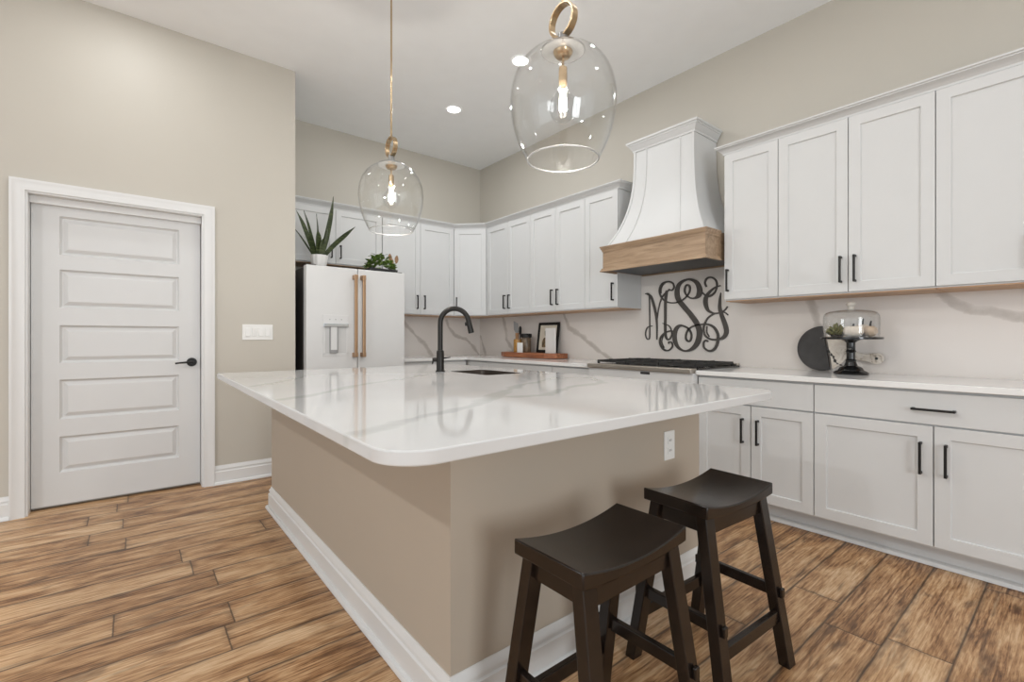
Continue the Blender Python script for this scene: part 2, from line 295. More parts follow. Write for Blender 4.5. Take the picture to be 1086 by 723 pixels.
# ------------------------------------------------------------------ mesh helpers
class Frame:
    """local (a, b, z): a along u, b along n, z up"""
    def __init__(s, o=(0, 0, 0), u=(1, 0, 0), n=(0, 1, 0)):
        s.o, s.u, s.n = Vector(o), Vector(u).normalized(), Vector(n).normalized()
    def __call__(s, a, b, z): return s.o + s.u * a + s.n * b + Vector((0, 0, z))
WORLD = Frame()
FR = Frame((0, 0, 0), (0, 1, 0), (-1, 0, 0))       # right wall: a = Y, b = -X
FB = Frame((0, 0, 0), (1, 0, 0), (0, -1, 0))       # rear wall:  a = X, b = -Y

class MB:
    def __init__(s, f=WORLD): s.v, s.f, s.fr = [], [], f
    def pt(s, a, b, z):
        s.v.append(s.fr(a, b, z)); return len(s.v) - 1
    def loop(s, pts): return [s.pt(*p) for p in pts]
    def bridge(s, l0, l1, closed=True):
        n = len(l0)
        for i in range(n if closed else n - 1):
            j = (i + 1) % n
            s.f.append((l0[i], l0[j], l1[j], l1[i]))
    def box(s, a0, a1, b0, b1, z0, z1):
        l0 = s.loop([(a0, b0, z0), (a1, b0, z0), (a1, b1, z0), (a0, b1, z0)])
        l1 = s.loop([(a0, b0, z1), (a1, b0, z1), (a1, b1, z1), (a0, b1, z1)])
        s.f.append(tuple(l0[::-1])); s.f.append(tuple(l1)); s.bridge(l0, l1)
        return s
    def prism(s, l0p, l1p):
        l0, l1 = s.loop(l0p), s.loop(l1p)
        s.f.append(tuple(l0[::-1])); s.f.append(tuple(l1)); s.bridge(l0, l1)
        return s
    def loft(s, loops, caps=True, closed=True):
        L = [s.loop(l) for l in loops]
        for a, b in zip(L[:-1], L[1:]): s.bridge(a, b, closed)
        if caps: s.f.append(tuple(L[0][::-1])); s.f.append(tuple(L[-1]))
        return s
    def lathe(s, prof, cx=0, cy=0, n=32):
        L = [s.loop([(cx + r * math.cos(2 * PI * k / n), cy + r * math.sin(2 * PI * k / n), z) for k in range(n)]) for r, z in prof]
        for a, b in zip(L[:-1], L[1:]): s.bridge(a, b)
        s.f.append(tuple(L[0][::-1])); s.f.append(tuple(L[-1]))
        return s
    def tube(s, pts, r, n=12, closed=False, sq=False):
        P = [Vector(p) for p in pts]; m = len(P); L = []; up = None
        for i in range(m):
            if closed: t = (P[(i + 1) % m] - P[i - 1])
            else: t = P[min(i + 1, m - 1)] - P[max(i - 1, 0)]
            t.normalize()
            if up is None: up = t.orthogonal().normalized()
            up = (up - t * up.dot(t)).normalized(); w = t.cross(up)
            rr = r[i] if isinstance(r, (list, tuple)) else r
            L.append(s.loop([tuple(P[i] + up * rr * math.cos(2 * PI * k / n) + w * rr * math.sin(2 * PI * k / n)) for k in range(n)]))
        for a, b in zip(L[:-1], L[1:]): s.bridge(a, b)
        if closed: s.bridge(L[-1], L[0])
        else: s.f.append(tuple(L[0][::-1])); s.f.append(tuple(L[-1]))
        return s
    def sweep(s, path, prof, side=1, closed=False):
        """mitred sweep of a moulding profile (out, z) along a plan polyline"""
        P = [Vector((p[0], p[1])) for p in path]; m = len(P); L = []
        for i in range(m):
            d0 = (P[i] - P[i - 1]).normalized() if (i > 0 or closed) else None
            d1 = (P[(i + 1) % m] - P[i]).normalized() if (i < m - 1 or closed) else None
            n0 = Vector((d0.y, -d0.x)) * side if d0 else None
            n1 = Vector((d1.y, -d1.x)) * side if d1 else None
            if n0 is None: nn = n1
            elif n1 is None: nn = n0
            else:
                nn = (n0 + n1); nn = nn / max(0.2, nn.dot(n0))
            L.append(s.loop([(P[i].x + nn.x * o, P[i].y + nn.y * o, z) for o, z in prof]))
        for a, b in zip(L[:-1], L[1:]): s.bridge(a, b)
        if closed: s.bridge(L[-1], L[0])
        else: s.f.append(tuple(L[0][::-1])); s.f.append(tuple(L[-1]))
        return s
    def shaker(s, a0, a1, z0, z1, b0, t=0.02, stile=0.058, rec=0.009):
        def rect(i, b): return [(a0 + i, b, z0 + i), (a1 - i, b, z0 + i), (a1 - i, b, z1 - i), (a0 + i, b, z1 - i)]
        Ls = [s.loop(rect(0, b0)), s.loop(rect(0, b0 + t)), s.loop(rect(stile, b0 + t)), s.loop(rect(stile + 0.001, b0 + t - rec))]
        s.f.append(tuple(Ls[0][::-1]))
        for p, q in zip(Ls[:-1], Ls[1:]): s.bridge(p, q)
        s.f.append(tuple(Ls[-1])); return s
    def build(s, name, mat, parent=None, bevel=0.0, smooth=None, seg=2, mods=()):
        me = bpy.data.meshes.new(name)
        off = root_loc(parent)
        me.from_pydata([tuple(v - off) for v in s.v], [], s.f)
        bm = bmesh.new(); bm.from_mesh(me); bmesh.ops.remove_doubles(bm, verts=bm.verts, dist=1e-6)
        bmesh.ops.recalc_face_normals(bm, faces=bm.faces); bm.to_mesh(me); bm.free()
        me.materials.append(mat)
        o = bpy.data.objects.new(name, me); COL.objects.link(o)
        if parent is not None: o.parent = parent
        if smooth is not None:
            me.polygons.foreach_set('use_smooth', [True] * len(me.polygons)); me.set_sharp_from_angle(angle=math.radians(smooth))
        if bevel:
            b = o.modifiers.new('bevel', 'BEVEL'); b.width = bevel; b.segments = seg; b.limit_method = 'ANGLE'; b.angle_limit = math.radians(40)
        return o
def root_loc(p):
    v = Vector((0, 0, 0))
    while p is not None: v = v + p.location; p = p.parent
    return v
def tag(o, label, cat, group=None, kind=None):
    if label: o['label'] = label
    if cat: o['category'] = cat
    if group: o['group'] = group
    if kind: o['kind'] = kind
    return o
def thing(name, label, cat, loc=(0, 0, 0), group=None):
    o = bpy.data.objects.new(name, None); COL.objects.link(o); o.location = loc; o.empty_display_size = 0.1
    return tag(o, label, cat, group)
def structure(o): o['kind'] = 'structure'; return o
def dup(root, loc, label, rz=0.0):
    def cp(o, par):
        c = o.copy(); COL.objects.link(c)
        if par is not None: c.parent = par
        for ch in list(o.children): cp(ch, c)
        return c
    r = cp(root, None); r.location = loc; r.rotation_euler = (0, 0, rz); r['label'] = label
    return r
def handle(fr, parent, a, z0, z1, b, horizontal=False, name='handle', mat=None):
    """square bar pull; a, z centre line; b = face it is mounted on"""
    m = MB(fr); w = 0.0055
    if horizontal:
        a0, a1 = z0, z1
        m.box(a0, a1, b + 0.024, b + 0.035, a - w, a + w)
        for q in (a0 + 0.006, a1 - 0.006): m.box(q - 0.006, q + 0.006, b, b + 0.026, a - w, a + w)
    else:
        m.box(a - w, a + w, b + 0.024, b + 0.035, z0, z1)
        for q in (z0 + 0.006, z1 - 0.006): m.box(a - w, a + w, b, b + 0.026, q - 0.006, q + 0.006)
    return m.build(name, mat or M['black'], parent, 0.0012)
def catmull(pts, k=6):
    out = []
    n = len(pts)
    for i in range(n - 1):
        p0, p1, p2, p3 = pts[max(i - 1, 0)], pts[i], pts[i + 1], pts[min(i + 2, n - 1)]
        for q in range(k):
            t = q / k
            out.append(tuple(0.5 * (2 * b + (c - a) * t + (2 * a - 5 * b + 4 * c - d) * t * t + (3 * b - a - 3 * c + d) * t ** 3) for a, b, c, d in zip(p0, p1, p2, p3)))
    out.append(tuple(pts[-1])); return out

# ------------------------------------------------------------------ the room
XR, YB, YW = 3.613, 5.135, 4.215          # right wall, rear wall, wall with the door
structure(MB().box(-5.0, XR + 0.12, -4.5, YB + 0.12, -0.06, 0).build('floor', M['floor']))
structure(MB().box(-5.0, XR + 0.12, -4.5, YB + 0.12, CEIL, CEIL + 0.1).build('ceiling', M['ceiling']))
structure(MB().box(XR, XR + 0.12, -4.5, YB + 0.12, 0, CEIL).build('wall_right', M['wall']))
structure(MB().box(1.067, XR, YB, YB + 0.12, 0, CEIL).build('wall_back', M['wall']))
DX0, DX1, DZ = -0.527, 0.424, 2.058
w = MB()
w.box(-5.0, DX0, YW, YW + 0.14, 0, CEIL).box(DX1, 1.067, YW, YW + 0.14, 0, CEIL).box(DX0, DX1, YW, YW + 0.14, DZ, CEIL)
w.box(0.927, 1.067, YW + 0.14, YB + 0.12, 0, CEIL)
structure(w.build('wall_left', M['wall']))
structure(MB().box(-0.75, 0.62, 4.3555, 4.40, 0, 2.3).build('doorway_light_block', M['wall']))  # unseen panel added behind the door to stop sky light leaking through

# baseboards
BASE = [(0, 0.002), (0.032, 0.002), (0.032, 0.012), (0.027, 0.020), (0.017, 0.024), (0.017, 0.098), (0.011, 0.103), (0.010, 0.114), (0.014, 0.117), (0.013, 0.123), (0.005, 0.136), (0.003, 0.145), (0, 0.145)]
structure(MB().sweep([(-5.0, YW), (-0.589, YW)], BASE).build('baseboard_left', M['trim'], smooth=35))
structure(MB().sweep([(0.487, YW), (1.067, YW), (1.067, 4.35)], BASE).build('baseboard_right', M['trim'], smooth=35))

# door: jamb, casing and the five panel slab
j = MB()
j.box(DX0, DX0 + 0.016, YW, YW + 0.14, 0, DZ).box(DX1 - 0.016, DX1, YW, YW + 0.14, 0, DZ).box(DX0 + 0.016, DX1 - 0.016, YW, YW + 0.14, DZ - 0.016, DZ)
j.box(DX0 + 0.016, DX1 - 0.016, 4.275, 4.305, 1.996, DZ - 0.016)
structure(j.build('trim_1', M['trim'], bevel=0.002))
c = MB(); CAS = [(-0.004, 0), (-0.004, 0.012), (0.004, 0.014), (0.014, 0.012), (0.030, 0.015), (0.048, 0.020), (0.056, 0.024), (0.064, 0.024), (0.066, 0)]
loops = []
for (o, b) in CAS:
    loops.append([(DX0 - o, YW - b, 0.0), (DX0 - o, YW - b, DZ + o), (DX1 + o, YW - b, DZ + o), (DX1 + o, YW - b, 0.0)])
L = [c.loop(q) for q in loops]
for a_, b_ in zip(L[:-1], L[1:]): c.bridge(a_, b_, closed=False)
c.bridge(L[-1], L[0], closed=False)
c.f.append(tuple(l[0] for l in L)); c.f.append(tuple(l[3] for l in L))
structure(c.build('trim_2', M['trim'], smooth=30))

YS = 4.307
d = MB(); X0, X1, Z0, Z1 = -0.508, 0.405, 0.020, 2.03
panels = [(1.676, 1.934), (1.325, 1.58), (0.957, 1.210), (0.584, 0.848), (0.230, 0.470)]
PX0, PX1 = -0.375, 0.274
def fr_(x0, x1, z0, z1, y): return [(x0, y, z0), (x1, y, z0), (x1, y, z1), (x0, y, z1)]
xs = [X0, PX0, PX1, X1]; zs = [Z0] + sorted(v for p in panels for v in p) + [Z1]
grid = [[d.pt(x, YS, z) for x in xs] for z in zs]
for i in range(len(zs) - 1):
    for k in range(3):
        if k == 1 and i % 2 == 1:
            z0, z1 = zs[i], zs[i + 1]
            base = [grid[i][1], grid[i][2], grid[i + 1][2], grid[i + 1][1]]; prev = base
            for inset, dy in ((0.003, 0.006), (0.012, 0.017), (0.018, 0.0175), (0.040, 0.005), (0.044, 0.004)):
                nx = d.loop(fr_(PX0 + inset, PX1 - inset, z0 + inset, z1 - inset, YS + dy)); d.bridge(prev, nx); prev = nx
            d.f.append(tuple(prev))
        else: d.f.append((grid[i][k], grid[i][k + 1], grid[i + 1][k + 1], grid[i + 1][k]))
bk = d.loop(fr_(X0, X1, Z0, Z1, YS + 0.036)); d.f.append(tuple(bk))
nz = len(zs)
d.f.append((grid[0][0], grid[0][1], grid[0][2], grid[0][3], bk[1], bk[0]))
d.f.append((grid[-1][0], grid[-1][1], grid[-1][2], grid[-1][3], bk[2], bk[3]))
d.f.append(tuple([grid[i][0] for i in range(nz)] + [bk[3], bk[0]])); d.f.append(tuple([grid[i][3] for i in range(nz)] + [bk[2], bk[1]]))
door = structure(d.build('door_1', M['door']))
h = MB()
cx, cz = 0.352, 0.942
def disc(mb, cx, cz, y0, y1, r0, r1, n=24):
    mb.loft([[(cx + r * math.cos(2 * PI * k / n), y, cz + r * math.sin(2 * PI * k / n)) for k in range(n)] for y, r in ((y0, r0), ((y0 + y1) / 2, r0), (y1, r1))])
disc(h, cx, cz, YS, YS - 0.012, 0.033, 0.029); disc(h, cx, cz, YS - 0.010, YS - 0.055, 0.014, 0.012)
h.tube([(cx + 0.008, YS - 0.052, cz), (cx - 0.03, YS - 0.054, cz + 0.001), (cx - 0.075, YS - 0.05, cz - 0.002), (cx - 0.105, YS - 0.045, cz - 0.006)], [0.010, 0.008, 0.0065, 0.006], 10)
h.build('door_handle', M['black'], door, smooth=40)

# ------------------------------------------------------------------ island
FARY = 3.42
def round_poly(pts, rad, n=10):
    out = []
    m = len(pts)
    for i in range(m):
        p, a, b = Vector(pts[i]), Vector(pts[i - 1]), Vector(pts[(i + 1) % m])
        r = rad[i]
        if r <= 0: out.append(tuple(p)); continue
        da, db = (a - p).normalized(), (b - p).normalized()
        half = math.acos(max(-1, min(1, da.dot(db)))) / 2
        t = r / math.tan(half); c_ = p + (da + db).normalized() * (r / math.sin(half))
        s, e = p + da * t - c_, p + db * t - c_
        ang0 = math.atan2(s.y, s.x); dl = math.atan2(e.y, e.x) - ang0
        while dl > PI: dl -= 2 * PI
        while dl < -PI: dl += 2 * PI
        for k in range(n + 1):
            q = ang0 + dl * k / n; out.append((c_.x + r * math.cos(q), c_.y + r * math.sin(q)))
    return out
def slab(name, outer, hole, z0, z1, mat, parent=None, bevel=0.004):
    bm = bmesh.new(); off = root_loc(parent)
    ed = []
    for lp in [outer] + ([hole] if hole else []):
        vs = [bm.verts.new((x - off.x, y - off.y, z1 - off.z)) for x, y in lp]
        ed += [bm.edges.new((vs[i], vs[(i + 1) % len(vs)])) for i in range(len(vs))]
    bmesh.ops.triangle_fill(bm, use_beauty=True, use_dissolve=True, edges=ed)
    r = bmesh.ops.extrude_face_region(bm, geom=bm.faces[:])
    bmesh.ops.translate(bm, vec=(0, 0, z0 - z1), verts=[g for g in r['geom'] if isinstance(g, bmesh.types.BMVert)])
    bmesh.ops.recalc_face_normals(bm, faces=bm.faces)
    me = bpy.data.meshes.new(name); bm.to_mesh(me); bm.free(); me.materials.append(mat)
    me.polygons.foreach_set('use_smooth', [True] * len(me.polygons)); me.set_sharp_from_angle(angle=math.radians(35))
    o = bpy.data.objects.new(name, me); COL.objects.link(o)
    if parent is not None: o.parent = parent
    if bevel:
        b = o.modifiers.new('bevel', 'BEVEL'); b.width = bevel; b.segments = 3; b.limit_method = 'ANGLE'; b.angle_limit = math.radians(50); b.harden_normals = False
    return o
SINK = round_poly([(1.62, 2.23), (1.90, 2.23), (1.90, 2.66), (1.62, 2.66)], [0.03] * 4, 5)
outer = round_poly([(0.372, 0.813), (2.10, 0.813), (2.10, FARY), (0.408, FARY)], [0.105, 0.105, 0.03, 0.03], 14)
tag(slab('island_countertop', outer, SINK, 0.874, 0.906, M['quartz_island']), 'large white grey-veined quartz slab with rounded corners on top of the island', 'countertop')

isl = thing('kitchen_island', 'taupe panelled kitchen island with white baseboard under the overhanging quartz slab', 'kitchen island', (1.4, 2.28, 0))
IX0, IX1, IY0, IY1 = 0.715, 2.06, 1.165, 3.40
b = MB(); b.box(IX0, 2.085, IY0, IY0 + 0.02, 0, 0.873).box(IX0, IX0 + 0.02, IY0 + 0.02, IY1, 0, 0.873).box(IX0 + 0.02, 2.06, IY1 - 0.02, IY1, 0, 0.873)
b.build('knee_wall', M['island'], isl)
MB().sweep([(2.085, IY0), (IX0, IY0), (IX0, IY1), (2.06, IY1)], BASE, side=-1).build('baseboard', M['trim'], isl, smooth=35)
MB().box(2.03, 2.06, IY0 + 0.022, IY1 - 0.022, 0.0, 0.872).build('cabinet_back', M['cab'], isl)
FI = Frame((0, 0, 0), (0, 1, 0), (1, 0, 0))
for k in range(4):
    a0 = 1.19 + k * 0.547
    dr = MB(FI).shaker(a0 + 0.002, a0 + 0.545, 0.12, 0.862, 2.06).build('cabinet_door', M['cab'], isl, 0.0015)
    handle(FI, dr, a0 + (0.50 if k % 2 == 0 else 0.05), 0.66, 0.81, 2.08)

def outlet(name, loc, fr, a, z, wd, ht, b, label):
    t = thing(name, label, 'outlet', loc)
    MB(fr).box(a - wd / 2, a + wd / 2, b, b + 0.006, z - ht / 2, z + ht / 2).build('cover_plate', M['plastic'], t, 0.002)
    for dz in (-0.022, 0.022):
        s = MB(fr).box(a - 0.017, a + 0.017, b + 0.006, b + 0.009, z + dz - 0.015, z + dz + 0.015).build('receptacle', M['plastic'], t, 0.004)
        q = MB(fr)
        for da in (-0.006, 0.006): q.box(a + da - 0.0014, a + da + 0.0014, b + 0.009, b + 0.0094, z + dz - 0.004, z + dz + 0.006)
        q.build('slots', M['slot'], s)
outlet('wall_outlet', (1.83, IY0, 0.655), FB, 1.83, 0.655, 0.078, 0.125, -IY0, 'white duplex outlet on the taupe island side above the stools')

# sink and tap
sk = thing('kitchen_sink', 'small stainless undermount sink set in the island slab beside the dark tap', 'sink', (1.76, 2.445, 0.68))
hole2 = [(x, y) for x, y in SINK]
m = MB()
def scl(pts, s_): return [((x - 1.76) * s_ + 1.76, (y - 2.445) * s_ + 2.445) for x, y in pts]
ls = [[(x, y, z) for x, y in scl(hole2, s_)] for s_, z in ((0.993, 0.9058), (0.972, 0.9058), (0.955, 0.70), (0.90, 0.685), (0.90, 0.68), (0.975, 0.695), (0.993, 0.868), (0.993, 0.869))]
LL = [m.loop(q) for q in ls]
for p_, q_ in zip(LL[:4], LL[1:4]): m.bridge(p_, q_)
m.f.append(tuple(LL[3]))
for p_, q_ in zip(LL[4:], LL[5:]): m.bridge(p_, q_)
m.f.append(tuple(LL[4])); m.bridge(LL[0], LL[7])
m.build('basin', M['sink_steel'], sk, smooth=40)
MB().lathe([(0.045, 0.686), (0.045, 0.689), (0.03, 0.690), (0.028, 0.687)], 1.76, 2.445, 24).build('drain', M['steel'], sk, smooth=40)

fx, fy = 1.556, 2.66
fa = thing('kitchen_faucet', 'dark bronze high-arc pull-down tap standing on the island slab', 'faucet', (fx, fy, 0.906))
MB().lathe([(0.031, 0.9065), (0.031, 0.912), (0.025, 0.917), (0.0245, 1.035), (0.022, 1.042), (0.017, 1.046)], fx, fy, 28).build('body', M['faucet'], fa, smooth=40)
ux, uy = 0.80, -0.60; R = 0.092
pts = [(fx, fy, 1.04), (fx, fy, 1.12), (fx, fy, 1.20)]
for k in range(1, 20):
    q = PI * k / 19 * 0.95
    r_ = R * (1 - math.cos(q)); pts.append((fx + ux * r_, fy + uy * r_, 1.222 + R * 1.02 * math.sin(q)))
lastp = pts[-1]; prv = pts[-2]
dv = (Vector(lastp) - Vector(prv)).normalized()
MB().tube(pts, 0.0165, 16).build('spout', M['faucet'], fa, smooth=50)
p0 = Vector(lastp); sp = MB().tube([tuple(p0 - dv * 0.004), tuple(p0 + dv * 0.04), tuple(p0 + dv * 0.072), tuple(p0 + dv * 0.082)], [0.0175, 0.0185, 0.0195, 0.018], 16).build('spray_head', M['faucet'], fa, smooth=45)
pb = p0 + dv * 0.022; MB().box(pb.x - ux * 0.021 - 0.006, pb.x - ux * 0.021 + 0.006, pb.y - uy * 0.021 - 0.006, pb.y - uy * 0.021 + 0.006, pb.z - 0.012, pb.z + 0.012).build('spray_button', M['black'], sp, 0.003)
hv = MB().tube([(fx - ux * 0.02, fy - uy * 0.02, 0.985), (fx - ux * 0.036, fy - uy * 0.036, 0.985), (fx - ux * 0.05, fy - uy * 0.05, 0.985)], [0.013, 0.0135, 0.012], 14)
hv.tube([(fx - ux * 0.045, fy - uy * 0.045, 0.985), (fx - ux * 0.048, fy - uy * 0.048, 0.97), (fx - ux * 0.052, fy - uy * 0.052, 0.955)], [0.006, 0.005, 0.0045], 8)
hv.build('lever', M['faucet'], fa, smooth=45)
MB().tube([(fx + ux * 0.022, fy + uy * 0.022, 0.994), (fx + ux * 0.045, fy + uy * 0.045, 0.997), (fx + ux * 0.066, fy + uy * 0.066, 1.0)], [0.005, 0.004, 0.004], 8).build('docking_pin', M['faucet'], fa, smooth=45)

# ------------------------------------------------------------------ base cabinets
XF, XB = 3.0, 3.598     # body front / back (right wall run)
ZD0, ZD1, ZR0, ZR1 = 0.125, 0.701, 0.709, 0.862
def base_cab(fr, a0, a1, bb, bf, doors, label, drawer=True, dh=True, group='base cabinets', closed_end=None):
    o = fr((a0 + a1) / 2, (bb + bf) / 2, 0)
    t = thing('base_cabinet', label, 'cabinet', tuple(o), group)
    MB(fr).box(a0, a1, bb, bf, 0.112, 0.874).build('body', M['cab'], t)
    n = len(doors) - 1
    for k in range(n):
        p, q = doors[k], doors[k + 1]
        dd = MB(fr).shaker(p + 0.0025, q - 0.0025, ZD0, ZD1 if drawer else ZR1, bf).build('door', M['cab'], t, 0.0015)
        side = q - 0.046 if (k % 2 == 0 and n > 1) else p + 0.046
        handle(fr, dd, side, 0.468, 0.622, bf + 0.02)
    if drawer:
        dw = MB(fr).box(a0 + 0.0025, a1 - 0.0025, bf, bf + 0.02, ZR0, ZR1).build('drawer', M['cab'], t, 0.002)
        if dh: handle(fr, dw, 0.781, (a0 + a1) / 2 - 0.08, (a0 + a1) / 2 + 0.08, bf + 0.02, True)
    return t
base_cab(FR, 0.979, 1.672, -XB, -XF, [0.979, 1.3255, 1.672], 'white two-door base cabinet just right of the range, partly behind the island')
base_cab(FR, -0.036, 0.979, -XB, -XF, [-0.036, 0.4715, 0.979], 'widest white base cabinet, with one broad drawer, below the black cake stand')
base_cab(FR, 2.616, 3.10, -XB, -XF, [2.616, 3.10], 'white base cabinet just left of the range, nearly hidden by the island', dh=False)
base_cab(FR, 3.10, 4.10, -XB, -XF, [3.10, 3.60, 4.10], 'white base cabinet under the counter with the wooden board, behind the island', dh=False)
YF, YBK = 4.50, 5.12
base_cab(FB, 2.075, 2.96, -YBK, -YF, [2.075, 2.5175, 2.96], 'white base cabinet on the rear wall just right of the refrigerator', dh=False)
t = thing('corner_base_cabinet', 'white filler base cabinet in the corner under the L-shaped counter', 'cabinet', (3.3, 4.6, 0), 'base cabinets')
MB().box(3.0, XB, 4.102, YBK, 0.112, 0.874).build('body', M['cab'], t)
MB(FR).box(4.105, 4.475, -3.0, -2.98, ZD0, ZR1).build('front_panel', M['cab'], t, 0.0015)
# toe kicks with their quarter round
TOE = [(0, 0.002), (0.036, 0.002), (0.036, 0.010), (0.030, 0.020), (0.014, 0.024), (0.002, 0.026), (0.002, 0.111), (0, 0.111)]
structure(MB().sweep([(3.093, -0.036), (3.093, 1.672)], TOE, side=-1).build('trim_3', M['cab'], smooth=35))
structure(MB().sweep([(3.093, 2.616), (3.093, 4.593), (2.075, 4.593)], TOE, side=-1).build('trim_4', M['cab'], smooth=35))

# worktops
XW = 2.955
tag(slab('worktop', [(XW, -0.036), (3.599, -0.036), (3.599, 1.674), (XW, 1.674)], None, 0.876, 0.906, M['quartz_top'], bevel=0.003), 'white quartz worktop right of the range, carrying the cake stand', 'countertop')
tag(slab('worktop', [(2.075, 4.455), (XW, 4.455), (XW, 2.614), (3.599, 2.614), (3.599, 5.121), (2.075, 5.121)], None, 0.876, 0.906, M['quartz_top'], bevel=0.003), 'L-shaped white quartz worktop in the corner, carrying the wooden board', 'countertop')
# backsplash slabs
s_ = MB().box(3.60, 3.612, -0.036, 5.122, 0.90, 1.383).box(3.60, 3.612, 1.638, 2.574, 1.383, 1.76)
tag(s_.build('backsplash_slab', M['quartz_splash']), 'marble-veined backsplash slab along the wall behind the range and monogram', 'backsplash')
tag(MB().box(2.05, 3.612, 5.122, 5.134, 0.90, 1.383).build('backsplash_slab', M['quartz_splash_back']), 'marble-veined backsplash slab on the rear wall beside the refrigerator', 'backsplash')

# ------------------------------------------------------------------ wall cabinets
UF, UB = 3.286, 3.611
UZ0, UZ1, UD0, UD1 = 1.383, 2.45, 1.397, 2.419
def wall_cab(fr, a0, a1, bb, bf, doors, hs, label, group, z0=UZ0, hz=(1.452, 1.608), fake_h=True):
    t = thing('wall_cabinet', label, 'cabinet', tuple(fr((a0 + a1) / 2, (bb + bf) / 2, z0)), group)
    MB(fr).box(a0, a1, bb, bf, z0 + 0.006, UZ1).build('body', M['cab'], t)
    MB(fr).box(a0 + 0.002, a1 - 0.002, bb, bf - 0.002, z0, z0 + 0.006).build('underside', M['underside'], t)
    for k in range(len(doors) - 1):
        dd = MB(fr).shaker(doors[k] + 0.002, doors[k + 1] - 0.002, z0 + 0.014, UD1, bf).build('door', M['cab'], t, 0.0015)
        if hs[k] is not None: handle(fr, dd, hs[k], hz[0], hz[1], bf + 0.02)
    return t
GR, GL, GB = 'wall cabinets right of the hood', 'wall cabinets left of the hood', 'wall cabinets on the rear wall'
wall_cab(FR, 1.279, 1.636, -UB, -UF, [1.279, 1.636], [1.636 - 0.030], 'single-door white wall cabinet touching the right side of the range hood', GR)
wall_cab(FR, 0.509, 1.279, -UB, -UF, [0.509, 0.894, 1.279], [0.894 - 0.035, 0.894 + 0.035], 'double-door white wall cabinet above the cake stand, its two black pulls side by side', GR)
wall_cab(FR, -0.261, 0.509, -UB, -UF, [-0.261, 0.124, 0.509], [0.124 - 0.035, 0.124 + 0.035], 'white wall cabinet at the right edge of the photo, second from the single-door one', GR)
wall_cab(FR, 2.576, 2.957, -UB, -UF, [2.576, 2.957], [2.576 + 0.045], 'single-door white wall cabinet touching the left side of the range hood', GL)
wall_cab(FR, 2.957, 3.728, -UB, -UF, [2.957, 3.345, 3.728], [3.345 - 0.04, 3.345 + 0.04], 'double-door white wall cabinet above the framed picture', GL)
wall_cab(FR, 3.728, 4.518, -UB, -UF, [3.728, 4.11, 4.50], [4.11 - 0.04, 4.11 + 0.04], 'double-door white wall cabinet left of the hood, next to the diagonal corner one', GL)
BF_ = 4.806
wall_cab(FB, 2.09, 2.994, -5.133, -BF_, [2.09, 2.543, 2.985], [2.543 - 0.045, 2.543 + 0.045], 'double-door white wall cabinet on the rear wall between refrigerator and corner', GB)
wall_cab(FB, 1.070, 2.09, -5.133, -BF_, [1.075, 1.593, 2.08], [1.593 - 0.045, 1.593 + 0.045], 'short double-door white wall cabinet above the refrigerator, behind the two plants', GB, z0=1.86, hz=(1.925, 2.06))
# diagonal corner unit
A, B = Vector((3.286, 4.52)), Vector((2.996, 4.806))
t = thing('corner_wall_cabinet', 'white diagonal corner wall cabinet with one door behind the tap', 'cabinet', (3.3, 4.85, UZ0))
poly = [(3.286, 4.52), (3.611, 4.52), (3.611, 5.133), (2.996, 5.133), (2.996, 4.806)]
MB().prism([(x, y, UZ0 + 0.006) for x, y in poly], [(x, y, UZ1) for x, y in poly]).build('body', M['cab'], t)
pl2 = [(3.29, 4.524), (3.609, 4.524), (3.609, 5.13), (3.0, 5.13), (3.0, 4.81)]
MB().prism([(x, y, UZ0) for x, y in pl2], [(x, y, UZ0 + 0.006) for x, y in pl2]).build('underside', M['underside'], t)
u_ = (A - B).normalized(); mid = (A + B) / 2; half = (A - B).length / 2
FD = Frame((mid.x, mid.y, 0), (u_.x, u_.y, 0), (-0.7071, -0.7071, 0))
dd = MB(FD).shaker(-half + 0.012, half - 0.012, UD0, UD1, 0.0005).build('door', M['cab'], t, 0.0015)
handle(FD, dd, -half + 0.045, 1.452, 1.608, 0.0205)
# crown mouldings
CROWN = [(0.001, 2.423), (0.012, 2.423), (0.014, 2.434), (0.022, 2.442), (0.040, 2.462), (0.046, 2.464), (0.046, 2.470), (0.054, 2.473), (0.054, 2.482), (0.001, 2.482)]
tag(MB().sweep([(3.286, -0.261), (3.286, 1.637), (3.610, 1.637)], CROWN, side=-1).build('crown_moulding', M['cab'], smooth=30), 'white crown moulding along the wall cabinets right of the hood', 'moulding')
tag(MB().sweep([(3.610, 2.575), (3.286, 2.575), (3.286, 4.52), (2.996, 4.806), (1.070, 4.806)], CROWN, side=-1).build('crown_moulding', M['cab'], smooth=30), 'white crown moulding along the corner wall cabinets from hood to refrigerator', 'moulding')

